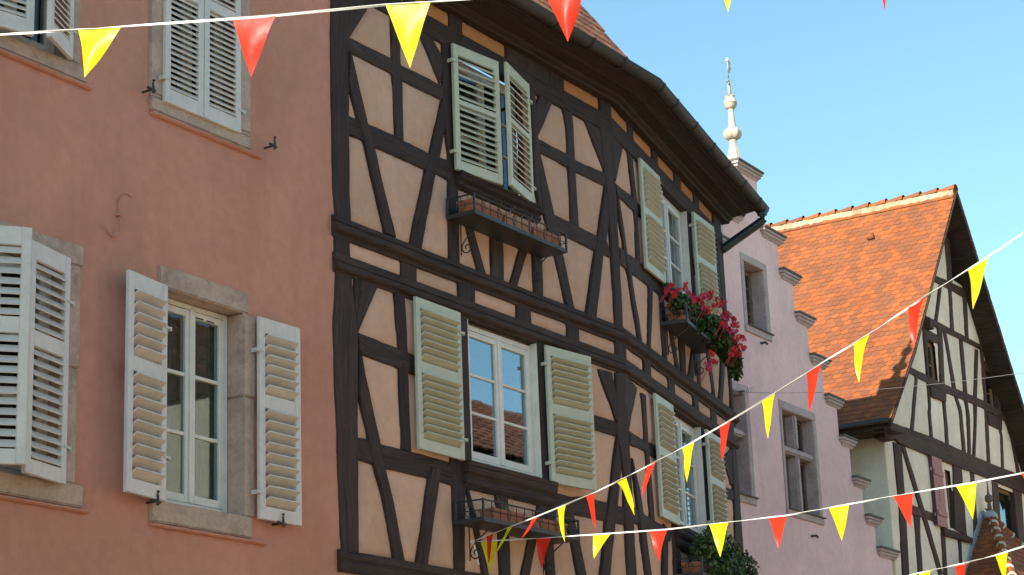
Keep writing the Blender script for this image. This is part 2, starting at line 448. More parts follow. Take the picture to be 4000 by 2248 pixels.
def inpoly(px, pz, poly):
    inside = np.zeros(px.shape, bool)
    n = len(poly)
    for i in range(n):
        x1, y1 = poly[i]; x2, y2 = poly[(i + 1) % n]
        if y1 == y2: continue
        c = ((y1 > pz) != (y2 > pz)) & (px < (x2 - x1) * (pz - y1) / (y2 - y1) + x1)
        inside ^= c
    return inside
def panels(root, key, u0, u1, z0, z1, cell, mat, holes=(), region=None, loc=(0, 0, 0), rz=0.0, depth=.014, bulge=.034, minc=6):
    """plaster fields between the timbers, each field one bulging piece"""
    nu, nz = int((u1 - u0) / cell), int((z1 - z0) / cell)
    uc = u0 + (np.arange(nu) + .5) * cell; zc = z0 + (np.arange(nz) + .5) * cell
    U, Z = np.meshgrid(uc, zc, indexing='ij')
    m_ = np.ones((nu, nz), bool)
    if region: m_ &= inpoly(U, Z, region)
    for h in holes: m_ &= ~((U > h[0]) & (U < h[1]) & (Z > h[2]) & (Z < h[3]))
    for p in POLYS.get(key, []): m_ &= ~inpoly(U, Z, p)
    lab = np.zeros((nu, nz), int); cur = 0
    from collections import deque
    for i in range(nu):
        for j in range(nz):
            if m_[i, j] and not lab[i, j]:
                cur += 1; lab[i, j] = cur; dq = deque([(i, j)])
                while dq:
                    a, b = dq.popleft()
                    for x, y in ((a + 1, b), (a - 1, b), (a, b + 1), (a, b - 1)):
                        if 0 <= x < nu and 0 <= y < nz and m_[x, y] and not lab[x, y]:
                            lab[x, y] = cur; dq.append((x, y))
    nr = np.random.RandomState(3)
    low = nr.rand(nu // 8 + 3, nz // 8 + 3)
    out = []
    for c in range(1, cur + 1):
        comp = lab == c
        if comp.sum() < minc: continue
        ii, jj = np.where(comp)
        i0, i1, j0, j1 = max(ii.min() - 2, 0), min(ii.max() + 3, nu), max(jj.min() - 2, 0), min(jj.max() + 3, nz)
        sub = comp[i0:i1, j0:j1]
        H, W = sub.shape
        # vertex is interior when all four neighbouring cells belong
        pad = np.zeros((H + 2, W + 2), bool); pad[1:-1, 1:-1] = sub
        vin = pad[:-1, :-1] & pad[1:, :-1] & pad[:-1, 1:] & pad[1:, 1:]
        dist = np.zeros(vin.shape); e = vin.copy()
        for st in range(7):
            dist += e
            q = np.zeros_like(e); q[1:-1, 1:-1] = e[1:-1, 1:-1] & e[:-2, 1:-1] & e[2:, 1:-1] & e[1:-1, :-2] & e[1:-1, 2:]
            e = q
        for st in range(2):
            dd = dist.copy(); dd[1:-1, 1:-1] = (dist[1:-1, 1:-1] * 2 + dist[:-2, 1:-1] + dist[2:, 1:-1] + dist[1:-1, :-2] + dist[1:-1, 2:]) / 6
            dist = dd
        dl = pad[:-2, 1:-1] | pad[2:, 1:-1] | pad[1:-1, :-2] | pad[1:-1, 2:] | sub | pad[:-2, :-2] | pad[2:, 2:] | pad[:-2, 2:] | pad[2:, :-2]
        mb = MB(); mb.smooth = True
        idx = {}
        def vv(a, b):
            if (a, b) in idx: return idx[(a, b)]
            gi, gj = (a + i0) / 8., (b + j0) / 8.
            p, q = int(gi), int(gj); fx, fz = gi - p, gj - q
            lw = (low[p, q] * (1 - fx) + low[p + 1, q] * fx) * (1 - fz) + (low[p, q + 1] * (1 - fx) + low[p + 1, q + 1] * fx) * fz
            d = -depth + bulge * (1 - math.exp(-dist[a, b] * cell / .045)) + (lw - .5) * .012
            idx[(a, b)] = mb.V(u0 + (a + i0) * cell, d, z0 + (b + j0) * cell); return idx[(a, b)]
        for a in range(H):
            for b in range(W):
                if dl[a, b]: mb.face((vv(a, b), vv(a + 1, b), vv(a + 1, b + 1), vv(a, b + 1)))
        out.append(mb.build('plaster_panel', mat, root, loc, rz))
    return out

def wall_holes(mb, u0, u1, z0, z1, holes, d=0.0):
    """flat wall face with rectangular openings"""
    us = sorted({u0, u1, *[h[0] for h in holes], *[h[1] for h in holes]})
    zs = sorted({z0, z1, *[h[2] for h in holes], *[h[3] for h in holes]})
    ids = {}
    def g(a, b):
        if (a, b) not in ids: ids[(a, b)] = mb.V(us[a], d, zs[b])
        return ids[(a, b)]
    for a in range(len(us) - 1):
        for b in range(len(zs) - 1):
            uc, zc = (us[a] + us[a + 1]) / 2, (zs[b] + zs[b + 1]) / 2
            if u0 <= uc <= u1 and z0 <= zc <= z1 and not any(h[0] < uc < h[1] and h[2] < zc < h[3] for h in holes):
                mb.face((g(a, b), g(a + 1, b), g(a + 1, b + 1), g(a, b + 1)))

# ------------------------------------------------------------------ shutters and windows
_slat = {}
def slat_mesh(w, mat, tilt, sw=.062, th=.012, ang=38):
    k = (round(w, 3), mat, tilt, sw, ang)
    if k not in _slat:
        mb = MB()
        c, s = math.cos(R(ang)) * sw / 2, math.sin(R(ang)) * sw / 2 * (1 if tilt > 0 else -1)
        # outer end lower when tilt > 0
        nx, nz = math.sin(R(ang)) * th / 2 * (1 if tilt > 0 else -1), math.cos(R(ang)) * th / 2
        prof = [(-c - nx, s - nz), (c - nx, -s - nz), (c + nx * .2, -s + nz), (-c + nx, s + nz)]
        a = [mb.V(0, d, z) for d, z in prof]; b = [mb.V(w, d, z) for d, z in prof]
        for q in range(4): mb.face((a[q], a[(q + 1) % 4], b[(q + 1) % 4], b[q]))
        mb.face(a[::-1]); mb.face(b)
        me = mb.data('slat', mat); flip_fix(me); _slat[k] = me
    return _slat[k]
def shutter(root, hu, hd, z0, z1, w, ang, side, tilt, mat, fields=((.075, .40), (.47, .925)), nslat=(6, 9), loc=(0, 0, 0), rz=0.0, hinges=(.14, .86), sw=.062, sang=38):
    """louvred leaf hung at (hu, hd); side +1 runs along +u from the hinge, -1 along -u; ang opens it away from the wall"""
    h = z1 - z0; t = .036; st = min(.075, w * .14)
    mb = MB()
    x = lambda a, b: (a, b) if side > 0 else (-b, -a)
    mb.box(*x(0, st), 0, t, 0, h, .006); mb.box(*x(w - st, w), 0, t, 0, h, .006)
    # fields: fractions of the height counted from the top
    edges = [0.0]
    for a, b in fields: edges += [a, b]
    edges.append(1.0)
    for k in range(0, len(edges), 2):
        a, b = edges[k], edges[k + 1]
        mb.box(*x(st - .002, w - st + .002), .003, t - .003, h * (1 - b), h * (1 - a), .004)
    ca, sa = math.cos(rz), math.sin(rz)
    px_, py_ = hu, -hd
    wx, wy = loc[0] + px_ * ca - py_ * sa, loc[1] + px_ * sa + py_ * ca
    me = mb.data('shutter', mat); flip_fix(me)
    o = place('shutter', me, root, (wx, wy, loc[2] + z0), rz - side * R(ang))
    sm = slat_mesh(w - 2 * st + .01, mat, tilt, sw, .012, sang)
    for (a, b), n in zip(fields, nslat):
        for k in range(n):
            zz = h * (1 - (a + (b - a) * (k + .5) / n))
            s_ = place('slat', sm, o, ((st - .005) if side > 0 else -(w - st + .005), -t / 2 - (.012 if tilt < 0 else 0) - (rnd.random() - .5) * .003, zz))
            s_.rotation_euler = ((rnd.random() - .5) * .06, (rnd.random() - .5) * .006, 0)
    for f in hinges:
        hb = MB(); hb.box(*x(-.035, .045), t + .001, t + .008, h * f - .011, h * f + .011, .002); hb.box(*x(-.045, -.028), -.03, t + .012, h * f - .022, h * f + .014, .002)
        hb.build('hinge', 'hinge_white' if mat == 'white_shutter' else mat, o)
    return o

def window(root, u0, u1, z0, z1, d, cols=2, rows=3, mat='window_white', gl='window_glass', loc=(0, 0, 0), rz=0.0, fw=.055, sw=.06, bar=.028, curtain=None, meet=.05, deep=.7):
    """frame + casements + panes; the outer frame is the part, the casements and panes hang on it"""
    fm = MB()
    fm.box(u0, u0 + fw, d - .05, d + .015, z0, z1, .006); fm.box(u1 - fw, u1, d - .05, d + .015, z0, z1, .006)
    fm.box(u0 + fw - .001, u1 - fw + .001, d - .048, d + .012, z1 - fw, z1 - .001, .005); fm.box(u0 + fw - .001, u1 - fw + .001, d - .048, d + .035, z0 + .001, z0 + fw * 1.2, .006)
    win = fm.build('window', mat, root, loc, rz)
    iu0, iu1, iz0, iz1 = u0 + fw, u1 - fw, z0 + fw * 1.2, z1 - fw
    cw = (iu1 - iu0) / cols
    for c in range(cols):
        a, b = iu0 + c * cw + .003, iu0 + (c + 1) * cw - .003
        cm = MB()
        cm.box(a, a + sw, d - .04, d + .02, iz0 + .003, iz1 - .003, .006); cm.box(b - sw, b, d - .04, d + .02, iz0 + .003, iz1 - .003, .006)
        cm.box(a + sw - .001, b - sw + .001, d - .038, d + .018, iz1 - .003 - sw, iz1 - .004, .005); cm.box(a + sw - .001, b - sw + .001, d - .038, d + .018, iz0 + .004, iz0 + sw * 1.25, .005)
        y0, y1 = iz0 + sw * 1.25, iz1 - .003 - sw
        ph_ = (y1 - y0) / rows
        for r_ in range(1, rows):
            cm.box(a + sw - .001, b - sw + .001, d - .03, d + .012, y0 + ph_ * r_ - bar / 2, y0 + ph_ * r_ + bar / 2, .004)
        if cols == 2 and c == 1: cm.box(a - meet / 2, a + meet / 2, d + .0205, d + .034, iz0 + .003, iz1 - .003, .006)
        # ventilation slots in the head of the casement
        cas = cm.build('casement', mat, win)
        for r_ in range(rows):
            pm = MB(); pm.box(a + sw, b - sw, d - .012, d - .006, y0 + ph_ * r_ + (bar / 2 if r_ else 0), y0 + ph_ * (r_ + 1) - (bar / 2 if r_ < rows - 1 else 0))
            pm.build('pane', gl, win)
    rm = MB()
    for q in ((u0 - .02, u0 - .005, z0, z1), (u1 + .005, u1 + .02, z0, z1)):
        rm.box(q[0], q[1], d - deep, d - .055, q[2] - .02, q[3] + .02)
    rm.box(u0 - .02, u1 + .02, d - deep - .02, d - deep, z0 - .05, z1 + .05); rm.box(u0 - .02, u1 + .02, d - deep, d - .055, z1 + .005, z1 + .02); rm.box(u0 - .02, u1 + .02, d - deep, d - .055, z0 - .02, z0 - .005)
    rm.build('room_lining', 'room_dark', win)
    if curtain:
        for a, b in curtain[1]:
            km = MB(); km.smooth = True
            n = 26
            ua, ub = u0 + (u1 - u0) * a, u0 + (u1 - u0) * b
            top = [km.V(ua + (ub - ua) * k / n, d - .085 + .014 * math.sin(k * 1.7 + a * 9), z1 - .02) for k in range(n + 1)]
            bot = [km.V(ua + (ub - ua) * k / n, d - .085 + .018 * math.sin(k * 1.7 + a * 9 + .3), z0 + .05) for k in range(n + 1)]
            for k in range(n): km.face((bot[k], bot[k + 1], top[k + 1], top[k]))
            km.build('curtain', curtain[0], win)
    return win
tile('brown_tile_obj', 'object', [(0, (.20, .085, .05)), (.5, (.27, .11, .06)), (1, (.36, .155, .08))])
wood('window_oak2', (.20, .13, .10), .3)
plaster('mortar_white', (.68, .64, .52), .2, (.6, .58, .5), .4, fine=60)
paint('finial_iron', (.16, .10, .08), .6, (.1, .06, .05))
paint('terracotta_pale', (.42, .21, .14), .85, (.6, .48, .40), .55, 9)
simple('leaf_olive', (.10, .13, .04), .6)
simple('petal_dry', (.35, .12, .07), .8)

# ------------------------------------------------------------------ ground
gm = bpy.data.meshes.new('ground')
gm.from_pydata([(-500, -500, 0), (500, -500, 0), (500, 500, 0), (-500, 500, 0)], [], [(0, 1, 2, 3)])
gm.materials.append(MATS['paving'])
go = place('ground', gm); go['kind'] = 'structure'

# ================================================================== terracotta-pink plastered house
AZP = R(58.04)
pink = thing('plastered_house', 'salmon pink plastered house with white louvred shutters and stone window frames', 'house', (-1.647, 18.414, 0), AZP)
WIN_P = {  # opening u0, u1, z0, z1
    'lower_open': (-2.355, -1.365, 4.58, 6.375), 'lower_ajar': (-4.70, -3.50, 4.58, 6.33),
    'upper_shut': (-2.42, -1.43, 8.03, 9.78), 'upper_ajar': (-4.53, -3.53, 8.03, 9.78)}
pw = MB()
EAVE_P = 11.2
wall_holes(pw, -17.0, 0.0, 0.0, EAVE_P, [(w[0] - .03, w[1] + .03, w[2] - .05, w[3] + .05) for w in WIN_P.values()])
# reveals behind the stone and the ends of the wall
pw.face((pw.V(-17, 0, 0), pw.V(-17, 0, EAVE_P), pw.V(-17, -8, EAVE_P), pw.V(-17, -8, 0)))
pw.face((pw.V(0, 0, 0), pw.V(0, -8, 0), pw.V(0, -8, EAVE_P), pw.V(0, 0, EAVE_P)))
pw.face((pw.V(-17, -8, 0), pw.V(0, -8, 0), pw.V(0, -8, EAVE_P), pw.V(-17, -8, EAVE_P)))
pw.build('wall', 'pink_plaster', pink)
pr = MB()
pr.prism([(-17.2, EAVE_P), (-.02, EAVE_P), (-.02, EAVE_P + .18), (-17.2, EAVE_P + .18)], -8.4, .30)
a = [pr.V(-17.2, .30, EAVE_P + .18), pr.V(-.02, .30, EAVE_P + .18), pr.V(-.02, -4, EAVE_P + 4.2), pr.V(-17.2, -4, EAVE_P + 4.2), pr.V(-17.2, -8.4, EAVE_P + .18), pr.V(-.02, -8.4, EAVE_P + .18)]
pr.face((a[0], a[1], a[2], a[3])); pr.face((a[3], a[2], a[5], a[4])); pr.face((a[0], a[3], a[4])); pr.face((a[1], a[5], a[2]))
pr.build('roof', 'brown_tile', pink)

def stone_piece(root, name, u0, u1, d0, d1, z0, z1, mat='window_stone', j=.006, ch=.012):
    """dressed block with slightly uneven, chamfered edges"""
    b = bmesh.new()
    bmesh.ops.create_cube(b, size=1)
    for v in b.verts:
        v.co = Vector((u0 if v.co.x < 0 else u1, -(d0 if v.co.y > 0 else d1), z0 if v.co.z < 0 else z1))
    bmesh.ops.subdivide_edges(b, edges=b.edges[:], cuts=3, use_grid_fill=True)
    for v in b.verts:
        if v.co.y < -(d1 - .005):
            v.co += Vector(((rnd.random() - .5) * j, (rnd.random() - .5) * j * .6, (rnd.random() - .5) * j))
    e = [x for x in b.edges if x.calc_face_angle(0) > .8]
    bmesh.ops.bevel(b, geom=e, offset=ch, segments=2, affect='EDGES', clamp_overlap=True)
    me = bpy.data.meshes.new(name); b.to_mesh(me); b.free()
    me.materials.append(MATS[mat])
    return place(name, me, root)

def stone_window(key, jw=(.10, .10), lint=.19, sill=.17, lo=(0, 0), so=(.1, .04), joint=None, ledge=(0, .15)):
    u0, u1, z0, z1 = WIN_P[key]
    dep = -.24
    stone_piece(pink, 'lintel', u0 - jw[0] - lo[0], u1 + jw[1] + lo[1], dep, .022, z1, z1 + lint)
    for s_, (a, b) in ((0, (u0 - jw[0], u0)), (1, (u1, u1 + jw[1]))):
        jz = joint or (z0 + (z1 - z0) * .55)
        stone_piece(pink, 'jamb', a, b, dep, .020, z0 + .002, jz - .004)
        stone_piece(pink, 'jamb', a - (.012 if s_ == 0 else 0), b + (.014 if s_ else 0), dep, .024, jz, z1 - .003)
    stone_piece(pink, 'sill', u0 - so[0], u1 + so[1], dep, .030, z0 - sill, z0)
    lb = MB(); n = 24
    a, b = u0 - so[0] + .01 - ledge[0], u1 + so[1] + ledge[1]
    prof = [(0, -.030), (.030, -.028), (.046, -.016), (.044, -.004), (0, .010)]
    prev = None
    for k in range(n + 1):
        uu = a + (b - a) * k / n; w = math.sin(k * 1.3) * .002
        ring = [lb.V(uu, d, z0 - sill - .012 + z + w) for d, z in prof]
        if prev:
            for q in range(5): lb.face((prev[q], prev[(q + 1) % 5], ring[(q + 1) % 5], ring[q]))
        else: lb.face(ring[::-1])
        prev = ring
    lb.face(prev); lb.build('sill_ledge', 'pink_plaster', pink, smooth=False)
stone_window('lower_open', (.09, .15), .19, .18, (0, -.07), (.17, .11), 5.63, (0, .18))
stone_window('lower_ajar', (.10, .13), .175, .17, (0, .04), (.12, .21), 5.50, (0, .05))
stone_window('upper_shut', (.16, .16), .19, .13, (0, 0), (.16, .17), 8.06, (.0, .14))
stone_window('upper_ajar', (.12, .11), .19, .14, (0, 0), (.12, .18), 8.9, (0, .05))

w = WIN_P['lower_open']
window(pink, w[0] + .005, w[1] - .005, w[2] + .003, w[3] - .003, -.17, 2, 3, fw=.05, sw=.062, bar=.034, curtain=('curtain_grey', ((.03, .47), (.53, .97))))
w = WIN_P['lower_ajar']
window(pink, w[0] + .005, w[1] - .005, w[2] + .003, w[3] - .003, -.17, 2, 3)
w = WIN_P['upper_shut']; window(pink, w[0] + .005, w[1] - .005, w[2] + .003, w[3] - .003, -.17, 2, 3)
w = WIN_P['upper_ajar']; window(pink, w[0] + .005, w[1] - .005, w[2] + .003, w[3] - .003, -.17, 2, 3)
# vent slots in the casement heads of the open window
for uu in (-1.80, -1.66):
    v = MB(); v.box(uu, uu + .10, -.149, -.1475, 6.262, 6.272); v.build('vent_slot', 'room_dark', pink)

FP = ((.080, .385), (.455, .935))
shutter(pink, -2.43, .062, 4.56, 6.37, .555, 8.5, -1, -1, 'white_shutter', FP, (6, 9), hinges=(.2, .8), sw=.108, sang=33)
shutter(pink, -1.235, .062, 4.565, 6.355, .560, 1.0, 1, -1, 'white_shutter', FP, (6, 9), hinges=(.13, .83), sw=.108, sang=33)
shutter(pink, -3.546, .05, 4.55, 6.35, .565, 13, -1, 1, 'white_shutter', FP, (7, 11), hinges=(.16, .80), sw=.078, sang=46)
shutter(pink, -4.72, .05, 4.55, 6.35, .565, 38, 1, 1, 'white_shutter', FP, (7, 11), hinges=(.16, .80), sw=.078, sang=46)
FC = ((.055, .36), (.415, .925))
shutter(pink, -2.445, .028, 8.005, 9.79, .497, 0, 1, 1, 'white_shutter', FC, (10, 17), hinges=(.12, .88), sw=.05, sang=46)
shutter(pink, -1.442, .028, 8.005, 9.79, .497, 0, -1, 1, 'white_shutter', FC, (10, 17), hinges=(.12, .88), sw=.05, sang=46)
shutter(pink, -3.571, .04, 8.02, 9.79, .50, 24, -1, 1, 'white_shutter', FC, (10, 17), hinges=(.14, .86), sw=.05, sang=46)
shutter(pink, -4.575, .04, 8.02, 9.79, .50, 12, 1, 1, 'white_shutter', FC, (10, 17), hinges=(.14, .86), sw=.05, sang=46)
# iron shutter dogs
for (uu, zz) in ((-2.66, 8.055), (-1.044, 8.012), (-2.55, 4.565), (-.957, 4.575)):
    k = MB()
    k.tube([(uu, -.02, zz - .02), (uu, .12, zz - .02)], .010, 6)
    k.tube([(uu + .005, .115, zz - .055), (uu + .004, .12, zz - .01), (uu - .004, .122, zz + .035), (uu + .006, .118, zz + .06)], [.014, .012, .010, .016], 6)
    k.tube([(uu - .055, .10, zz - .012), (uu - .02, .118, zz - .022), (uu + .03, .118, zz - .03)], [.013, .010, .012], 6)
    k.build('shutter_dog', 'black_iron', pink)
# painted-over cable end with its clip
k = MB()
pts = [(-2.93, .012, 7.01), (-2.945, .012, 6.95), (-2.942, .014, 6.87), (-2.935, .03, 6.80), (-2.95, .03, 6.72), (-2.985, .028, 6.675), (-3.03, .026, 6.67), (-3.07, .024, 6.70), (-3.095, .022, 6.745)]
k.tube(pts, .0075, 6); k.build('cable_end', 'cable_pink', pink, smooth=True)
k = MB(); k.box(-2.968, -2.918, 0, .035, 6.862, 6.878, .004); k.build('cable_clip', 'cable_pink', pink)
k = MB(); k.tube([(-2.93, .006, 7.01), (-2.90, .006, 7.06), (-2.84, .006, 7.085), (-2.78, .006, 7.07)], .004, 5); k.build('cable_end', 'cable_pink', pink, smooth=True)

# ================================================================== half-timbered corner house (two wings A and B)
AZA = R(57.79); TH = R(70.16 - 57.79); AU = 5.435; BU = 5.13
ht = thing('half_timbered_house', 'peach half-timbered corner house with dark beams and sage green louvred shutters', 'house', (-1.647, 18.414, 0), AZA)
BL = (AU, 0, 0)
def TA(kind, L, Rr, **k): return timber(ht, 'A', 'timber_' + kind, L, Rr, **k)
def TB(kind, L, Rr, **k): return timber(ht, 'B', 'timber_' + kind, L, Rr, loc=BL, rz=TH, **k)
ZE, ZF, ZPb = 10.375, 10.215, 9.985      # eaves board, frieze, underside of the wall plate
ZJ, ZJb, ZS, ZSb, ZB = 7.605, 7.40, 7.245, 7.05, 4.44
# --- wing A, upper storey
TA('post', [(-.02, ZPb + .02), (-0.045, 9.252), (-0.039, 7.839), (.0, ZJ - .01)], [(.33, ZPb + .02), (0.238, 9.344), (0.225, 7.909), (.235, ZJ - .01)])
TA('brace', [(0.247, 9.966), (0.219, 9.688), (0.214, 9.490)], [(0.689, 10.080), (0.459, 9.770), (0.275, 9.531)], d1=.019)
TA('rail', [(0.236, 9.514), (0.963, 9.517), (1.133, 9.500), (1.859, 9.510)], [(0.232, 9.354), (0.957, 9.350), (1.127, 9.332), (1.851, 9.340)], d1=.018)
TA('rail', [(0.215, 8.688), (0.990, 8.700), (1.148, 8.689), (1.600, 8.681), (1.924, 8.696)], [(0.221, 8.485), (0.444, 8.492), (0.628, 8.478), (1.509, 8.484), (1.930, 8.480)], d1=.018)
TA('post', [(0.978, 10.270), (0.968, 9.525), (0.979, 9.343), (0.994, 8.680)], [(1.129, 10.294), (1.122, 9.503), (1.143, 9.337), (1.141, 8.673)], d1=.015)
TA('brace', [(0.224, 9.048), (0.364, 8.684), (0.486, 8.452), (0.635, 8.016), (0.782, 7.628)], [(0.270, 9.362), (0.515, 8.708), (0.628, 8.478), (0.783, 8.055), (0.958, 7.622)], d1=.026)
TA('brace', [(1.456, 9.979), (1.830, 9.508)], [(1.673, 10.030), (1.889, 9.825)], d1=.018)
TA('brace', [(1.833, 9.324), (1.600, 8.681), (1.509, 8.484), (1.416, 8.221), (1.204, 7.617)], [(1.896, 9.064), (1.766, 8.670), (1.685, 8.468), (1.617, 8.273), (1.402, 7.615)], d1=.026)
TA('post', [(1.885, ZPb + .02), (1.858, 9.339), (1.895, 9.056), (1.931, 8.701), (1.913, 8.351), (1.900, 7.613)], [(2.06, ZPb + .02), (2.044, 9.396), (2.054, 9.102), (2.072, 8.740), (2.103, 8.256), (2.080, 7.598)], d0=-.2)
TA('post', [(3.570, 10.178), (3.641, 9.456), (3.612, 8.894), (3.689, 8.636), (3.740, 8.572)], [(3.700, 10.012), (3.740, 9.469), (3.739, 8.928), (3.764, 8.640), (3.810, 8.590)], d0=-.2)
TA('brace', [(3.829, 10.011), (3.691, 9.818), (3.654, 9.444)], [(4.092, 9.995), (3.914, 9.726), (3.719, 9.455)], d1=.018)
TA('brace', [(3.654, 9.154), (3.805, 8.526), (3.991, 8.124), (4.199, 7.569)], [(3.751, 9.338), (4.011, 8.640), (4.159, 8.210), (4.381, 7.564)], d1=.026)
TA('rail', [(3.724, 9.452), (4.394, 9.446), (4.538, 9.422), (5.251, 9.446)], [(3.726, 9.302), (4.380, 9.290), (4.540, 9.278), (5.235, 9.285)], d1=.018)
TA('post', [(4.310, 10.005), (4.378, 9.773), (4.380, 9.290), (4.382, 8.631)], [(4.523, 9.995), (4.544, 9.821), (4.540, 9.278), (4.555, 8.619)], d1=.015)
TA('rail', [(3.813, 8.629), (4.382, 8.631), (4.556, 8.622), (5.168, 8.604)], [(3.827, 8.447), (4.249, 8.434), (4.892, 8.414), (5.256, 8.411)], d1=.018)
TA('brace', [(4.812, 9.983), (5.221, 9.463)], [(5.132, 9.977), (5.308, 9.802)], d1=.018)
TA('brace', [(5.194, 9.274), (4.972, 8.625), (4.892, 8.414), (4.603, 7.586)], [(5.254, 8.889), (5.153, 8.604), (5.074, 8.424), (4.829, 7.583)], d1=.026)
TA('post', [(5.13, ZPb + .02), (5.220, 9.289), (5.263, 8.630), (5.278, 7.560)], [(AU + .015, ZPb + .02), (AU + .015, 9.2), (AU + .015, 8.4), (AU + .015, ZJ - .01)], d0=-.02)
# under the upper window
TA('brace', [(2.197, 8.099), (2.428, 7.598)], [(2.327, 8.131), (2.582, 7.582)], d1=.016)
TA('post', [(2.689, 8.170), (2.691, 7.585)], [(2.934, 8.171), (2.917, 7.591)], d1=.020)
TA('brace', [(3.347, 8.226), (3.039, 7.604)], [(3.523, 8.239), (3.183, 7.598)], d1=.016)
TA('post', [(3.520, 8.268), (3.523, 7.591)], [(3.711, 8.269), (3.697, 7.591)], d1=.020)
# moulded sill of the upper window
def moulded(key, name, u0, u1, z0, z1, prof, loc=(0, 0, 0), rz=0.0, mat='dark_timber', zj=.003):
    POLYS.setdefault(key, []).append([(u0, z0), (u1, z0), (u1, z1), (u0, z1)])
    mb = MB(); n = max(3, int((u1 - u0) / .15)); prev = None
    P_ = [(-.10, z0 + .0)] + [(d, z0 + (z1 - z0) * f) for d, f in prof] + [(-.10, z1)]
    acc = [0]
    for q in range(1, len(P_)): acc.append(acc[-1] + math.hypot(P_[q][0] - P_[q - 1][0], P_[q][1] - P_[q - 1][1]))
    for k in range(n + 1):
        uu = u0 + (u1 - u0) * k / n; jz = (rnd.random() - .5) * zj * 2; jd = (rnd.random() - .5) * zj
        ring = [mb.V(uu, d + (jd if d > 0 else 0), z + jz) for d, z in P_]
        if prev:
            for q in range(len(P_) - 1):
                mb.face((prev[q], prev[q + 1], ring[q + 1], ring[q]), [(uu - .15, acc[q]), (uu - .15, acc[q + 1]), (uu, acc[q + 1]), (uu, acc[q])])
        else: mb.face(ring[::-1])
        prev = ring
    mb.face(prev)
    me = mb.data(name, mat); flip_fix(me)
    return place(name, me, ht, loc, rz)
SILLP = [(.015, 0), (.03, .06), (.055, .18), (.062, .32), (.045, .42), (.05, .46), (.085, .60), (.095, .72), (.09, .80), (.10, .84), (.105, 1.0)]
moulded('A', 'window_sill', 2.045, 3.66, 8.435, 8.605, SILLP)
moulded('A', 'window_sill', 2.02, 3.70, 5.275, 5.545, SILLP)
moulded('B', 'window_sill', 1.72, 3.36, 8.44, 8.60, SILLP, BL, TH)
moulded('B', 'window_sill', 1.72, 3.36, 5.27, 5.545, SILLP, BL, TH)

# long mouldings that turn the corner
def bend_pt(u, d, wing):
    if wing == 'A': return (u, -d)
    return (AU + u * math.cos(TH) + d * math.sin(TH), u * math.sin(TH) - d * math.cos(TH))
def corner_mould(name, prof, ua, ub, mat='dark_timber', jit=.004, smooth=False):
    """prof: (d, z) points from the underside round to the top; runs along A, mitres at the corner, then along B"""
    mb = MB()
    st = [('A', ua + (AU - ua) * k / 34) for k in range(34)] + [('C', 0)] + [('B', ub * k / 32) for k in range(1, 33)]
    acc = [0]
    for q in range(1, len(prof)): acc.append(acc[-1] + math.hypot(prof[q][0] - prof[q - 1][0], prof[q][1] - prof[q - 1][1]))
    prev = None; s_ = 0
    for w_, u in st:
        jz = (rnd.random() - .5) * jit; jd = (rnd.random() - .5) * jit
        ring = []
        for d, z in prof:
            if w_ == 'C':
                x, y = AU + d * math.tan(TH / 2), -d
            else: x, y = bend_pt(u, d, w_)
            mb.v.append((x, y, z + jz)); ring.append(len(mb.v) - 1)
        if prev:
            for q in range(len(prof) - 1):
                mb.face((prev[q], prev[q + 1], ring[q + 1], ring[q]), [(s_, acc[q]), (s_, acc[q + 1]), (s_ + .16, acc[q + 1]), (s_ + .16, acc[q])])
            s_ += .16
        else: mb.face(ring[::-1])
        prev = ring
    mb.face(prev)
    me = mb.data(name, mat, smooth); flip_fix(me)
    return place(name, me, ht)
def torus(d0, zc, r, n=7, a0=-80, a1=80):
    return [(d0 + r * math.cos(R(a0 + (a1 - a0) * k / n)), zc + r * math.sin(R(a0 + (a1 - a0) * k / n))) for k in range(n + 1)]
jp = [(-.08, ZJb), (.02, ZJb), (.03, ZJb + .03)] + torus(.045, ZJb + .085, .045) + [(.035, ZJb + .135), (.05, ZJb + .15), (.055, ZJ - .03), (.035, ZJ), (-.08, ZJ)]
corner_mould('jetty_beam', jp, -.06, BU + .03)
sp_ = [(-.08, ZSb), (.01, ZSb), (.02, ZSb + .02)] + torus(.03, ZSb + .065, .04) + [(.022, ZSb + .11), (.034, ZSb + .12), (.038, ZS - .012), (.024, ZS), (-.08, ZS)]
corner_mould('string_beam', sp_, -.05, BU + .02)
corner_mould('floor_beam', [(-.08, ZB - .20), (.03, ZB - .20), (.045, ZB - .18), (.048, ZB - .11), (.035, ZB - .10), (.035, ZB - .085), (.045, ZB - .075), (.042, ZB - .012), (.03, ZB), (-.08, ZB)], -.04, BU + .02)
corner_mould('wall_plate', [(-.08, ZPb), (.018, ZPb), (.026, ZPb + .01), (.026, ZF - .01), (.018, ZF), (-.08, ZF)], -.03, BU + .01)
for a, b in ((-.05, ZJb), (ZS, ZJb)): pass
for key, L_ in (('A', AU), ('B', BU)):
    for z0_, z1_ in ((ZJb, ZJ), (ZSb, ZS), (ZB - .2, ZB), (ZPb, ZF)):
        POLYS.setdefault(key, []).append([(-.2, z0_), (L_ + .2, z0_), (L_ + .2, z1_), (-.2, z1_)])
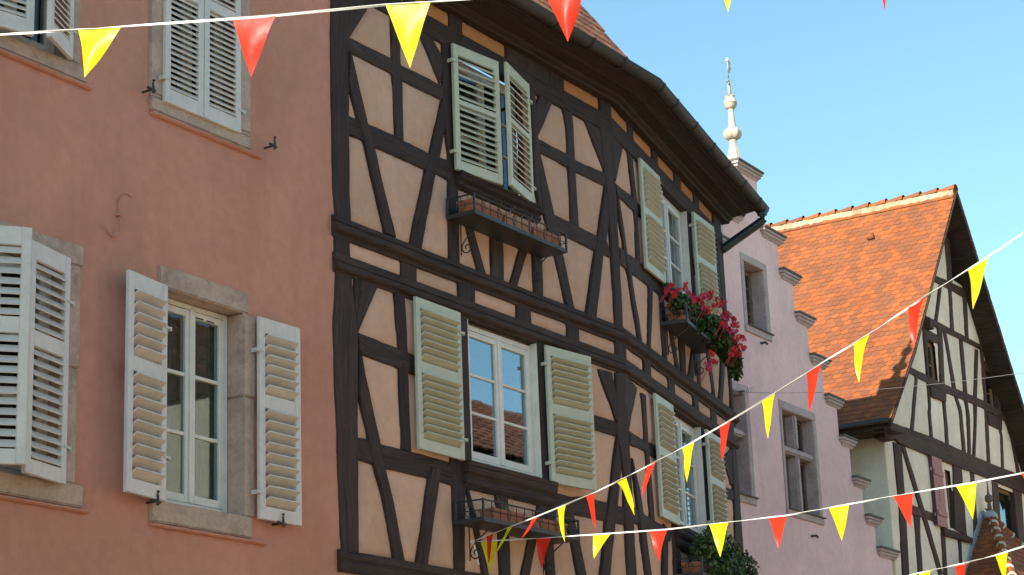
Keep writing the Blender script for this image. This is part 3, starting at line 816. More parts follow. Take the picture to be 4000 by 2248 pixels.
# joist ends in the band between the two beams and in the frieze under the eaves
def ends(key, spans, z0, z1, kind):
    for a, b in spans:
        f = TA if key == 'A' else TB
        f(kind, [(a, z1 + .01), (a, z0 - .01)], [(b, z1 + .01), (b, z0 - .01)], d1=.016, wob=.003)
ends('A', [(-.03, (0.219, 7.349)[0]), ((1.045, 7.340)[0], (1.314, 7.333)[0]), ((2.045, 7.314)[0], (2.350, 7.309)[0]), ((3.163, 7.307)[0], (3.432, 7.304)[0]), ((3.157, 7.317)[0], (3.429, 7.299)[0]), ((4.180, 7.286)[0], (4.443, 7.292)[0]), ((5.258, 7.280)[0], AU + .01)], ZS, ZJb, 'joist_end')
ends('B', [(.0, (0.106, 7.321)[0]), ((0.813, 7.282)[0], (1.104, 7.278)[0]), ((1.870, 7.288)[0], (2.169, 7.298)[0]), ((2.997, 7.309)[0], (3.253, 7.307)[0]), ((3.890, 7.323)[0], (4.181, 7.316)[0]), ((4.780, 7.327)[0], (5.067, 7.325)[0])], ZS, ZJb, 'joist_end')
ends('A', [(-.03, .25), (.62, .86), (1.22, 1.42), ((2.022, 10.306)[0], (2.280, 10.318)[0]), ((3.128, 10.305)[0], (3.399, 10.299)[0]), ((4.131, 10.291)[0], (3.390, 10.296)[0]), ((4.129, 10.274)[0], (4.376, 10.270)[0]), ((5.190, 10.253)[0], AU + .01)], ZF, ZE, 'joist_end')
ends('B', [(0, (0.004, 10.227)[0] + .02), ((0.697, 10.238)[0], (0.941, 10.214)[0]), ((1.715, 10.235)[0], (2.005, 10.201)[0]), ((2.747, 10.230)[0], (3.059, 10.232)[0]), ((3.719, 10.252)[0], (3.991, 10.256)[0]), ((4.715, 10.272)[0], BU)], ZF, ZE, 'joist_end')

# --- wing A, lower storey
TA('post', [(-.01, ZSb + .01), (-0.061, 6.535), (-0.053, 5.971), (-0.036, 5.724), (-0.009, 4.869), (.03, ZB - .01)], [(0.233, 7.083), (0.272, 6.797), (0.323, 6.536), (0.298, 5.931), (0.290, 5.277), (0.275, 4.435)])
TA('brace', [(0.296, 7.097), (0.275, 6.942), (0.267, 6.770)], [(0.670, 7.081), (0.480, 6.776), (0.322, 6.529)], d1=.018)
TA('rail', [(0.316, 6.528), (0.965, 6.504), (1.130, 6.489), (1.297, 6.481)], [(0.342, 6.330), (0.968, 6.300), (1.122, 6.293), (1.288, 6.286)], d1=.017)
TA('brace', [(0.339, 6.371), (0.312, 5.921), (0.451, 5.533), (0.517, 5.310), (0.653, 5.027), (0.817, 4.436)], [(0.408, 6.114), (0.441, 6.032), (0.608, 5.576), (0.704, 5.286), (0.820, 4.973), (0.984, 4.434)], d1=.026)
TA('post', [(0.920, 7.062), (0.975, 6.480), (0.974, 6.153), (0.985, 5.512)], [(1.092, 7.059), (1.124, 6.508), (1.119, 6.178), (1.141, 5.503)], d1=.021)
TA('rail', [(0.289, 5.520), (0.451, 5.526), (0.627, 5.509), (0.978, 5.511), (1.496, 5.509), (1.850, 5.501)], [(0.287, 5.304), (0.527, 5.299), (0.704, 5.286), (1.419, 5.289), (1.838, 5.271)], d1=.018)
TA('brace', [(1.457, 5.392), (1.419, 5.289), (1.179, 4.423)], [(1.627, 5.403), (1.598, 5.281), (1.353, 4.415)], d1=.024)
TA('post', [(2.015, 7.055), (1.814, 5.722), (1.826, 5.259), (1.840, 4.425)], [(2.19, ZSb + .01), (2.19, 5.55), (2.059, 5.277), (2.005, 4.422)], d0=-.18)
TA('post', [(3.526, ZSb + .01), (3.526, 6.2), (3.53, 5.5)], [(3.703, 7.032), (3.695, 6.343), (3.713, 5.553)], d0=-.18, d1=.03)
TA('brace', [(2.066, 5.318), (2.162, 5.010), (2.330, 4.427)], [(2.111, 5.284), (2.266, 4.956), (2.442, 4.431)], d1=.015)
TA('post', [(2.613, 5.295), (2.637, 4.905), (2.645, 4.424)], [(2.831, 5.296), (2.833, 4.887), (2.831, 4.421)], d1=.02)
TA('brace', [(3.451, 5.320), (3.198, 4.873), (3.001, 4.430)], [(3.661, 5.305), (3.366, 4.892), (3.165, 4.425)], d1=.015)
TA('post', [(3.570, 5.321), (3.533, 4.854), (3.529, 4.439)], [(3.841, 5.413), (3.695, 4.942), (3.708, 4.538)], d1=.024)
TA('rail', [(3.564, 5.462), (4.103, 5.454), (4.385, 5.497), (4.900, 5.490), (5.260, 5.480)], [(3.579, 5.308), (4.169, 5.260), (4.821, 5.273), (5.269, 5.284)], d1=.017)
TA('brace', [(3.938, 5.282), (4.060, 4.954), (4.171, 4.597)], [(4.118, 5.304), (4.229, 5.002), (4.359, 4.593)], d1=.022)
TA('rail', [(4.530, 6.458), (5.204, 6.454)], [(4.513, 6.276), (5.202, 6.282)], d1=.017)
TA('brace', [(4.818, 7.003), (5.182, 6.466)], [(5.142, 7.023), (5.208, 6.787)], d1=.020)
TA('post', [(5.215, 7.029), (5.180, 6.154), (5.187, 6.283), (5.285, 5.841), (5.255, 5.489), (5.261, 4.642)], [(AU + .012, ZSb + .01), (AU + .012, 6.4), (AU + .012, 5.9), (AU + .012, 5.5), (AU + .012, ZB)], d0=-.02, d1=.024)
TA('brace', [(5.156, 6.271), (4.916, 5.507), (4.822, 5.288), (4.626, 4.597)], [(5.216, 5.922), (5.110, 5.531), (5.024, 5.267), (4.827, 4.601)], d1=.028)
# --- wing B, upper storey
TB('brace', [(-.01, ZPb), (-.01, 9.45)], [(0.446, 9.974), (0.063, 9.423)], d1=.018)
TB('rail', [(0.032, 9.397), (0.690, 9.429), (0.907, 9.417), (1.187, 9.422)], [(0.077, 9.262), (0.714, 9.258), (1.158, 9.267)], d1=.016)
TB('post', [(0.639, 9.968), (0.772, 9.275), (0.761, 8.615)], [(0.837, 9.945), (0.910, 9.281), (0.908, 8.612)], d1=.021)
TB('brace', [(0.079, 9.270), (0.102, 8.947), (0.287, 8.504), (0.539, 7.839), (0.650, 7.563)], [(0.135, 9.238), (0.354, 8.588), (0.453, 8.401), (0.679, 7.873), (0.770, 7.574)], d1=.026)
TB('rail', [(0.096, 8.609), (0.876, 8.645), (1.125, 8.644), (1.752, 8.636)], [(0.036, 8.408), (0.427, 8.402), (1.253, 8.431), (1.710, 8.427)], d1=.017)
TB('post', [(1.234, 8.451), (1.037, 7.593)], [(1.394, 8.458), (1.129, 7.581)], d1=.02)
TB('post', [(1.66, ZPb), (1.68, 8.6), (1.686, 8.249), (1.692, 7.613)], [(1.80, ZPb), (1.80, 8.6), (1.863, 8.258), (1.847, 7.605)], d0=-.18)
TB('post', [(3.27, ZPb), (3.27, 8.44)], [(3.43, ZPb), (3.43, 8.44)], d0=-.18)
TB('brace', [(2.008, 8.155), (2.284, 7.614)], [(2.189, 8.163), (2.448, 7.614)], d1=.016)
TB('post', [(2.461, 8.157), (2.508, 7.610)], [(2.729, 8.166), (2.726, 7.612)], d1=.02)
TB('brace', [(3.223, 8.191), (2.816, 7.596)], [(3.485, 8.196), (3.071, 7.606)], d1=.016)
TB('post', [(3.308, 8.192), (3.313, 7.594)], [(3.530, 8.188), (3.457, 7.596)], d1=.02)
TB('brace', [(3.827, 8.237), (4.062, 7.611)], [(4.011, 8.241), (4.199, 7.611)], d1=.016)
TB('brace', [(4.724, 8.419), (4.338, 7.611)], [(4.919, 8.425), (4.519, 7.610)], d1=.022)
TB('post', [(4.78, ZPb), (4.814, 9.715), (4.995, 8.863), (5.003, 7.631)], [(BU, ZPb), (BU, 9.2), (BU, 8.4), (BU, ZJ)], d0=-.02)
TB('rail', [(3.4, 9.30), (4.95, 9.30)], [(3.4, 9.17), (4.95, 9.17)], d1=.015)
TB('rail', [(3.4, 8.62), (4.95, 8.62)], [(3.4, 8.47), (4.95, 8.47)], d1=.015)
TB('brace', [(4.62, ZPb), (4.80, 9.2)], [(4.75, ZPb), (4.93, 9.2)], d1=.02)
# --- wing B, lower storey
TB('brace', [(-.01, ZSb), (-.01, 6.35)], [(0.464, 6.983), (0.067, 6.457)], d1=.018)
TB('post', [(0.635, 6.962), (0.663, 6.410), (0.725, 5.472)], [(0.808, 6.965), (0.799, 6.419), (0.897, 5.473)], d1=.02)
TB('rail', [(0.035, 6.397), (0.687, 6.399), (1.294, 6.427)], [(0.059, 6.243), (0.689, 6.265), (1.259, 6.251)], d1=.016)
TB('brace', [(0.082, 6.090), (0.167, 5.705), (0.400, 4.734)], [(0.124, 6.035), (0.352, 5.734), (0.630, 4.761)], d1=.026)
TB('rail', [(0.032, 5.524), (0.728, 5.488), (1.606, 5.462)], [(0.025, 5.342), (1.520, 5.322)], d1=.016)
TB('post', [(1.275, 5.495), (1.070, 4.811)], [(1.442, 5.439), (1.278, 4.804)], d1=.02)
TB('post', [(1.66, ZSb), (1.68, 5.6), (1.645, 5.323), (1.601, 4.841)], [(1.80, ZSb), (1.82, 5.6), (1.946, 5.298), (1.906, 4.844)], d0=-.18)
TB('post', [(3.29, ZSb), (3.29, 5.3)], [(3.46, ZSb), (3.46, 5.3)], d0=-.18)
TB('brace', [(4.375, 6.826), (4.749, 6.508)], [(4.970, 7.076), (5.123, 6.696)], d1=.019)
TB('rail', [(4.275, 6.433), (4.991, 6.473)], [(4.304, 6.277), (4.950, 6.321)], d1=.016)
TB('post', [(4.898, 7.211), (4.810, 6.282), (4.672, 5.545)], [(BU, ZSb), (BU, 5.5), (BU, 4.6)], d0=-.02)
TB('brace', [(2.35, 5.27), (2.30, ZB)], [(2.48, 5.27), (2.44, ZB)], d1=.018)
TB('post', [(3.30, 5.27), (3.30, ZB)], [(3.44, 5.27), (3.44, ZB)], d1=.018)
TB('brace', [(3.9, 5.4), (4.15, ZB)], [(4.02, 5.4), (4.28, ZB)], d1=.018)
WA_UP, WA_LO = (2.06, 3.48, 8.605, ZPb), (2.19, 3.525, 5.545, ZSb)
WB_UP, WB_LO = (1.80, 3.27, 8.60, ZPb), (1.81, 3.29, 5.545, ZSb)
panels(ht, 'A', -.02, AU, ZB - .1, ZF, .026, 'peach_plaster', [WA_UP, WA_LO])
panels(ht, 'A', -.02, AU, ZF, ZE + .04, .026, 'ochre_shaded_plaster')
panels(ht, 'B', 0, BU, ZF, ZE + .04, .026, 'ochre_shaded_plaster', loc=BL, rz=TH)
panels(ht, 'B', 0, BU, ZB - .1, ZF, .026, 'peach_plaster', [WB_UP, WB_LO], loc=BL, rz=TH)
# body of the house behind the framing, ground floor
hb = MB()
def quadw(p, q, z0, z1):
    i = [len(hb.v) + k for k in range(4)]
    hb.v += [(p[0], p[1], z0), (q[0], q[1], z0), (q[0], q[1], z1), (p[0], p[1], z1)]; hb.face(i)
p0, p1, p2 = (0, .045), (AU, .045), tuple(bend_pt(BU, -.045, 'B'))
p3 = tuple(bend_pt(BU, -9, 'B')); p4 = (0, 9)
quadw((0, 0), (AU, 0), 0, ZB - .19); quadw((AU, 0), bend_pt(BU, 0, 'B'), 0, ZB - .19)
quadw(bend_pt(BU, 0, 'B'), p3, 0, ZE); quadw(p3, p4, 0, ZE); quadw(p4, (0, 0), 0, ZE)
hb.build('house_body', 'peach_plaster', ht)
# sheathing behind the panels with openings for the windows
sh = MB(); wall_holes(sh, 0, AU, ZB - .2, ZE + .1, [WA_UP, WA_LO], -.09); sh.build('wall_core', 'peach_plaster', ht)
sh = MB(); wall_holes(sh, 0, BU, ZB - .2, ZE + .1, [WB_UP, WB_LO], -.09); sh.build('wall_core', 'peach_plaster', ht, BL, TH)

# windows
window(ht, WA_LO[0] + .003, WA_LO[1] - .003, WA_LO[2] + .003, WA_LO[3] - .02, -.075, 2, 3, gl='bright_glass', fw=.06, sw=.065, bar=.03, curtain=('curtain_grey', ((.80, .97),)))
window(ht, WA_UP[0] + .003, WA_UP[1] - .003, WA_UP[2] + .003, WA_UP[3] - .003, -.12, 2, 3, curtain=('curtain_grey', ((.38, .55),)))
window(ht, WB_UP[0] + .003, WB_UP[1] - .003, WB_UP[2] + .003, WB_UP[3] - .003, -.085, 2, 3, loc=BL, rz=TH, fw=.06, curtain=('curtain_pale', ((.05, .95),)))
window(ht, WB_LO[0] + .003, WB_LO[1] - .003, WB_LO[2] + .003, WB_LO[3] - .02, -.085, 2, 3, loc=BL, rz=TH, fw=.06, curtain=('curtain_pale', ((.05, .95),)))
for wn_, lc, rz_ in ((WA_LO, (0, 0, 0), 0), (WB_UP, BL, TH), (WB_LO, BL, TH)):
    for a, b in ((wn_[0] - .002, wn_[0] + .016), (wn_[1] - .016, wn_[1] + .002)):
        v = MB(); v.box(a, b, -.068, .012, wn_[2] + .002, wn_[3] - .004, .003); v.build('reveal_board', 'window_white', ht, lc, rz_)
for uu, zz in ((2.27, 6.955), (2.98, 6.955)):
    v = MB(); v.box(uu, uu + .30, -.0535, -.050, zz - .016, zz + .004); v.build('vent_grille', 'window_white', ht)
FA = ((.075, .385), (.455, .935))
shutter(ht, 1.955, .055, 5.53, 7.055, .79, .5, -1, -1, 'sage_shutter', ((.075, .42), (.50, .925)), (7, 9), sw=.100, sang=32)
shutter(ht, 3.60, .055, 5.53, 7.035, .79, 7, 1, -1, 'sage_shutter', ((.075, .42), (.50, .925)), (7, 9), sw=.100, sang=32)
shutter(ht, 1.99, .045, 8.60, 10.01, .74, 7.5, 1, 1, 'sage_shutter', ((.085, .435), (.475, .92)), (6, 9), sw=.074, sang=42)
shutter(ht, 3.485, .045, 8.60, 10.01, .74, 13, -1, 1, 'sage_shutter', ((.085, .435), (.475, .92)), (6, 9), sw=.074, sang=42)
shutter(ht, 1.735, .06, 8.57, 9.99, .80, -.8, -1, -1, 'sage_shutter', ((.075, .42), (.50, .925)), (7, 9), BL, TH, sw=.100, sang=32)
shutter(ht, 3.33, .06, 8.60, 9.99, .80, 4.9, 1, -1, 'sage_shutter', ((.075, .42), (.50, .925)), (7, 9), BL, TH, sw=.100, sang=32)
shutter(ht, 1.72, .06, 5.53, 7.02, .76, 0, -1, -1, 'sage_shutter', ((.075, .42), (.50, .925)), (7, 9), BL, TH, sw=.100, sang=32)
shutter(ht, 3.29, .06, 5.60, 7.01, .76, .5, 1, -1, 'sage_shutter', ((.075, .42), (.50, .925)), (7, 9), BL, TH, sw=.100, sang=32)

# eaves: boarded soffit in steps, gutter, roof
corner_mould('eaves_soffit', [(-.08, ZE), (.10, ZE), (.115, ZE + .02), (.10, ZE + .03), (.15, ZE + .05), (.165, ZE + .075), (.15, ZE + .085), (.30, ZE + .10), (.305, ZE + .075), (.335, ZE + .075), (.34, ZE + .11), (.50, ZE + .135), (.505, ZE + .10), (.53, ZE + .10), (.535, ZE + .20), (-.08, ZE + .24)], -.05, BU + .16, 'soffit_wood')
ZG = 10.555; DG = .585; GR = .078
gp = [(DG + GR * math.cos(R(a)), ZG + GR * math.sin(R(a))) for a in range(-180, 1, 20)]
gp += [(DG + GR + .012, ZG + .012), (DG + GR - .004, ZG + .018)] + [(DG + (GR - .008) * math.cos(R(a)), ZG + (GR - .008) * math.sin(R(a))) for a in range(0, -181, -20)]
gut = corner_mould('gutter', gp, -.05, BU + .30, 'gutter_zinc', .002, True)
def band_at(w_, u):
    mb = MB(); prev = None
    for du in (-.026, -.022, .022, .026):
        ring = []
        for a in range(-180, 21, 20):
            d, z = DG + (GR + .017) * math.cos(R(a)), ZG + (GR + .017) * math.sin(R(a))
            x, y = bend_pt(u + du, d, w_); mb.v.append((x, y, z)); ring.append(len(mb.v) - 1)
        if prev:
            for q in range(len(ring) - 1): mb.face((prev[q], prev[q + 1], ring[q + 1], ring[q]))
        prev = ring
    o = mb.build('gutter_bracket', 'gutter_zinc', gut, smooth=True)
for p in (1.0, 2.0, (3.243, 10.471)[0], (3.983, 10.456)[0], (4.699, 10.420)[0]): band_at('A', p)
for p in (.12, (0.707, 10.418)[0], (1.582, 10.433)[0], (2.445, 10.436)[0], (3.227, 10.453)[0], (4.083, 10.452)[0], (4.943, 10.426)[0]): band_at('B', p)
# outlet, swan neck and downpipe
k = MB()
def bp(u, d, z): x, y = bend_pt(u, d, 'B'); return (x, -y, z)
k.tube([bp(BU + .17, DG, ZG - .03), bp(BU + .17, DG, ZG - .12), bp(BU + .17, DG - .005, ZG - .19), bp(BU + .155, DG - .045, ZG - .235), bp(BU + .02, .12, 10.03), bp(BU - .03, .05, 9.965), bp(BU - .06, -.02, 9.93)], [.078, .072, .068, .066, .066, .066, .066], 12)
k.build('downpipe', 'pipe_paint', ht, smooth=True)
# steep tiled roof over both wings
PIT_A = R(58); PIT_B = R(55); EO, EZ = .45, ZG + .035
def roof_pt(w_, u, s):
    p = PIT_A if w_ == 'A' else PIT_B
    x, y = bend_pt(u, EO - s * math.cos(p), w_); return (x, y, EZ + s * math.sin(p))
def hip_x(t):
    y = -(EO - t / math.tan(PIT_A)); return AU + (EO - t / math.tan(PIT_B) + y * math.cos(TH)) / math.sin(TH)
rf = MB()
S_ = 7.0
hx = lambda s: (hip_x(s * math.sin(PIT_A)), -(EO - s * math.cos(PIT_A)), EZ + s * math.sin(PIT_A))
def addv(p): rf.v.append(p); return len(rf.v) - 1
qa = [addv(roof_pt('A', -.1, 0)), addv(hx(0)), addv(hx(S_)), addv(roof_pt('A', -.1, S_))]
qb = [qa[1], addv(roof_pt('B', BU + .25, 0)), addv(roof_pt('B', BU + .25, S_ * math.sin(PIT_A) / math.sin(PIT_B))), qa[2]]
rf.face(qa); rf.face(qb)
qc = [addv(roof_pt('A', -.1, 2 * S_)[:2] + (EZ,)), addv(roof_pt('B', BU + .25, 2 * S_)[:2] + (EZ,))]
rf.face((qa[3], qa[2], qb[2], qc[1], qc[0]))
roof_ht = rf.build('roof', 'roofing_felt', ht)

# ------------------------------------------------------------------ clay tiles
def tile_verts(w, ln, th, cut=.30):
    """beaver-tail tile: x across, y up the slope, z out of the roof; the lower end is cut to a blunt point"""
    x = w / 2 - .0015; c = cut * w
    out = [(-x, c * .75), (-x + c * .55, c * .22), (-x + c * 1.15, 0), (x - c * 1.15, 0), (x - c * .55, c * .22), (x, c * .75), (x, ln), (-x, ln)]
    lo = [(a, b, 0) for a, b in out]; hi = [(a, b, th) for a, b in out]
    n = len(out)
    f = [tuple(range(n, 2 * n)), tuple(range(n - 1, -1, -1))] + [(i, (i + 1) % n, n + (i + 1) % n, n + i) for i in range(n)]
    return lo + hi, f
def tile_mesh(w, ln, th, mat):
    v, f = tile_verts(w, ln, th)
    me = bpy.data.meshes.new('tile'); me.from_pydata(v, [], f); me.materials.append(MATS[mat]); return me
def tile_matrix(o, ax, up, tilt, roll=0, lift=0):
    """o: lower middle of the tile in root coordinates, ax across, up = up the slope"""
    ax = Vector(ax).normalized(); up = Vector(up).normalized(); n = ax.cross(up).normalized()
    up2 = (up * math.cos(tilt) - n * math.sin(tilt)).normalized(); n2 = ax.cross(up2)
    ax2 = (ax * math.cos(roll) + up2 * math.sin(roll)); up3 = (up2 * math.cos(roll) - ax * math.sin(roll))
    p = Vector(o) + n * lift
    return Matrix(((ax2.x, up3.x, n2.x, p.x), (ax2.y, up3.y, n2.y, p.y), (ax2.z, up3.z, n2.z, p.z), (0, 0, 0, 1)))
def lay(parent, mats, w, ln, th, nparts, mat_obj='clay_tile', mat_field='clay_tile_field', label='tile_field'):
    me = tile_mesh(w, ln, th, mat_obj)
    for M in mats[:nparts]:
        o = bpy.data.objects.new('tile', me); COL.objects.link(o); o.parent = parent
        o.location = M.to_translation(); o.rotation_euler = M.to_euler()
    rest = mats[nparts:]
    if rest:
        v0, f0 = tile_verts(w, ln, th); V_, F_ = [], []
        for M in rest:
            b = len(V_)
            V_ += [tuple(M @ Vector(v)) for v in v0]; F_ += [tuple(i + b for i in f) for f in f0]
        m2 = bpy.data.meshes.new(label); m2.from_pydata(V_, [], F_); m2.materials.append(MATS[mat_field])
        o = place(label, m2, parent); o['kind'] = 'stuff'
        return o

# tiles of the half-timbered house, where the steep slope shows above the gutter
ms = []
ex, tw = .150, .168
row = 0; s = 0.0
while s < 3.2:
    u = 2.3 + (row % 2) * tw / 2
    while True:
        lim = hip_x(s * math.sin(PIT_A))
        if u > lim + .05: break
        if u > 5.0 - s * .75 - 2.2:
            p = roof_pt('A', u, s); q = roof_pt('A', u, s + .1)
            ms.append(tile_matrix(p, (1, 0, 0), Vector(q) - Vector(p), R(3.5) + (rnd.random() - .5) * .03, (rnd.random() - .5) * .02, .022))
        u += tw
    s += ex; row += 1
lay(roof_ht, ms, tw, .30, .015, 300, 'brown_tile_obj', 'brown_tile')

# ================================================================== lilac house with crow-stepped gable
CXY = (4.039, 34.000)
AZC = R(58.5)
lil = thing('stepped_gable_house', 'lilac pink plastered house with a stepped gable and stone mullioned windows', 'house', (CXY[0], CXY[1], 0), AZC)
CU = .33
ST = [(.74, 13.24), (1.435, 12.30), (1.99, 11.68), (2.495, 10.99), (3.045, 10.31), (3.57, 9.65), (4.02, 8.97), (4.48, 8.27), (4.94, 7.61), (5.66, 7.06)]   # right edge of each step, top of its wall
WC = [(-.06, .70, 10.43, 11.58), (1.08, 2.38, 7.40, 9.16), (-1.75, -.40, 7.40, 9.16)]
cw = MB()
def cband(u0, u1, z0, z1):
    hs = [(max(h[0], u0), min(h[1], u1), max(h[2], z0), min(h[3], z1)) for h in WC if h[0] < u1 and h[1] > u0 and h[2] < z1 and h[3] > z0]
    wall_holes(cw, u0, u1, z0, z1, hs)
for k, (ue, zt) in enumerate(ST):
    zb = ST[k + 1][1] if k + 1 < len(ST) else 0.0
    ul = 2 * CU - ue
    cband(ul, ue, zb, zt)
    wall_b = MB()
    for e, sg in ((ue, 1), (ul, -1)):
        i = [cw.V(e, 0, zb), cw.V(e, -.45, zb), cw.V(e, -.45, zt), cw.V(e, 0, zt)]; cw.face(i if sg > 0 else i[::-1])
    for a, b in (((ul, ue),) if k == 0 else ((ST[k - 1][0], ue), (ul, 2 * CU - ST[k - 1][0]))):
        cw.face((cw.V(a, 0, zt), cw.V(b, 0, zt), cw.V(b, -.45, zt), cw.V(a, -.45, zt)))
    if k < 3: cw.face((cw.V(ul, -.45, max(zb, 11.7)), cw.V(ue, -.45, max(zb, 11.7)), cw.V(ue, -.45, zt), cw.V(ul, -.45, zt)))
for e in (5.66, 2 * CU - 5.66):
    cw.face((cw.V(e, -.45, 0), cw.V(e, -9, 0), cw.V(e, -9, 6.6), cw.V(e, -.45, 6.6)))
cw.build('wall', 'lilac_plaster', lil)
cr = MB()
for sg in (1, -1):
    cr.face((cr.V(CU, -.46, 13.12), cr.V(CU + sg * 5.7, -.46, 6.45), cr.V(CU + sg * 5.7, -9, 6.45), cr.V(CU, -9, 13.12)))
cr.face((cr.V(CU + 5.33, -9, 0), cr.V(CU - 5.33, -9, 0), cr.V(CU - 5.33, -9, 6.5), cr.V(CU, -9, 13.07), cr.V(CU + 5.33, -9, 6.5)))
cr.build('roof', 'brown_tile', lil)
def cap(u0, u1, z, peak=False):
    """moulded coping stone with a thin slate on top"""
    mb = MB()
    h = .15
    prof = [(0, 0), (.012, .0), (.03, .035), (.06, .05), (.065, .10), (.085, .105), (.085, h)]
    n = len(prof)
    rings = []
    for x, (dx) in ((u0, -1), (u1, 1)):
        pass
    # stacked mouldings growing outwards on three sides
    for (o0, za, o1, zb) in ((.012, 0, .03, .035), (.03, .035, .06, .055), (.065, .055, .065, .10), (.09, .105, .09, .15)):
        lo = [mb.V(u0 - o0, o0, z + za), mb.V(u1 + o0, o0, z + za), mb.V(u1 + o0, -.47, z + za), mb.V(u0 - o0, -.47, z + za)]
        hi = [mb.V(u0 - o1, o1, z + zb), mb.V(u1 + o1, o1, z + zb), mb.V(u1 + o1, -.47, z + zb), mb.V(u0 - o1, -.47, z + zb)]
        for k in range(4): mb.face((lo[k], lo[(k + 1) % 4], hi[(k + 1) % 4], hi[k]))
        mb.face(lo[::-1]); mb.face(hi)
    me = mb.data('coping_stone', 'lilac_stone'); flip_fix(me)
    o = place('coping_stone', me, lil)
    t = MB(); t.prism([(u0 - .10, z + .152), (u1 + .115, z + .152), (u1 + .10, z + .185), (u0 - .10, z + .19)], -.48, .115)
    t.build('slate', 'slate_cap', o)
for k, (ue, zt) in enumerate(ST):
    prev_u = ST[k - 1][0] if k else None
    if k == 0: cap(2 * CU - ue, ue, zt - .01)
    else:
        cap(prev_u + .09 if k else 0, ue + .10, zt - .075)
        cap(2 * CU - ue - .10, 2 * CU - prev_u - .09, zt - .075)
def ring_frame(u0, u1, z0, z1, wl, wr, wt, wb, name='window_surround'):
    parts = [(u0 - wl, u1 + wr, z1, z1 + wt), (u0 - wl, u0, z0, z1), (u1, u1 + wr, z0, z1)]
    for q in parts:
        stone_piece(lil, name, q[0] + .002, q[1] - .002, -.30, .015, q[2] + .001, q[3] - .001, 'lilac_stone', .004, .01)
    stone_piece(lil, 'window_sill', u0 - wl, u1 + wr, -.30, .03, z0 - wb, z0 - .002, 'lilac_stone', .004, .012)
    t = MB(); t.box(u0 - .04, u1 + wr + .02, .0, .065, z0 - .012, z0 + .010, .003); t.build('sill_slate', 'slate_cap', lil)
ring_frame(*WC[0], .13, .17, .14, .13); ring_frame(*WC[1], .11, .14, .15, .13); ring_frame(*WC[2], .12, .16, .15, .13)
window(lil, WC[0][0], WC[0][1], WC[0][2], WC[0][3], -.24, 2, 4, mat='window_oak2', fw=.045, sw=.05, bar=.022, curtain=('curtain_grey', ((.05, .95),)))
for w in (WC[1], WC[2]):
    um = (w[0] + w[1]) / 2; zm = 8.47
    for q in ((um - .07, um + .07, w[2], zm - .06), (um - .07, um + .07, zm + .06, w[3])):
        stone_piece(lil, 'mullion', q[0], q[1], -.26, -.03, q[2], q[3], 'lilac_stone', .003, .03)
    stone_piece(lil, 'transom', w[0], w[1], -.26, -.025, zm - .06, zm + .06, 'lilac_stone', .003, .03)
    for a, b in ((w[0], um - .07), (um + .07, w[1])):
        for c, d in ((w[2], zm - .06), (zm + .06, w[3])):
            window(lil, a + .002, b - .002, c + .002, d - .002, -.22, 1, 1, mat='window_oak2', fw=.028, sw=.03, bar=.02, deep=.4, curtain=('curtain_grey', ((.1, .9),)))
for uu, zz in ((1.95, 7.02), (.42, 10.2)):
    k = MB(); k.tube([(uu, -.02, zz), (uu, .10, zz), (uu + .02, .12, zz - .04)], .022, 6); k.build('wall_hook', 'black_iron', lil)
# stone finial with its weather vane
fin = thing('gable_finial', 'pale stone finial with two bulbs and a gilt vane on the lilac gable top', 'finial',
            tuple(Vector((CXY[0], CXY[1], 0)) + Matrix.Rotation(AZC, 3, 'Z') @ Vector((.35, .22, 13.415))), AZC)
fb = MB(); fb.smooth = True
fb.lathe([(.20, 0), (.205, .03), (.165, .10), (.125, .22), (.09, .36), (.072, .47), (.075, .52), (.066, .545)], n=8)
fb.build('base_shaft', 'finial_stone', fin, smooth=False)
fb = MB(); fb.lathe([(.07, .54), (.125, .575), (.15, .63), (.150, .69), (.125, .745), (.07, .775), (.055, .785)], n=32, flute=6, amp=.10)
fb.build('lobed_bulb', 'finial_stone', fin, smooth=True)
fb = MB(); fb.lathe([(.082, .775), (.07, .80), (.058, .95), (.050, 1.09), (.058, 1.115), (.05, 1.13)], n=10)
fb.build('upper_shaft', 'finial_stone', fin, smooth=False)
fb = MB(); fb.lathe([(.045, 1.12), (.085, 1.15), (.112, 1.195), (.117, 1.24), (.121, 1.243), (.121, 1.253), (.117, 1.256), (.108, 1.31), (.08, 1.35), (.05, 1.365)], n=20)
fb.build('ball', 'finial_stone', fin, smooth=True)
fb = MB(); fb.lathe([(.066, 1.36), (.085, 1.385), (.05, 1.38), (.048, 1.36)], n=12, flute=6, amp=.2); fb.build('collar', 'vane_metal', fin)
fb = MB(); fb.lathe([(.036, 1.37), (.026, 1.60), (.018, 1.68), (.01, 1.69)], n=10); fb.build('spike', 'finial_stone', fin, smooth=True)
fb = MB(); fb.tube([(0, 0, 1.66), (0, 0, 2.06)], .010, 6); fb.tube([(0, 0, 2.03), (0, 0, 2.06), (0, 0, 2.10), (0, 0, 2.13)], [.008, .035, .03, .006], 8); fb.build('vane_rod', 'vane_metal', fin, smooth=True)
fb = MB()
fb.prism([(.012, 1.80), (.012, 2.05), (.05, 2.085), (.11, 2.07), (.125, 2.03), (.07, 2.0), (.075, 1.985), (.125, 1.965), (.10, 1.905), (.05, 1.86)], -.005, .005); fb.build('vane', 'vane_metal', fin)
fb = MB(); fb.tube([(0, 0, 1.93), (-.05, .01, 1.78), (-.085, .015, 1.66)], .006, 5); fb.tube([(-.085, .015, 1.66), (-.02, 0, 1.76), (0, 0, 1.80)], .006, 5)
fb.lathe([(.004, 1.605), (.026, 1.62), (.03, 1.64), (.022, 1.66), (.004, 1.67)], (-.09, .015), 8); fb.build('counterweight', 'grey_metal', fin)

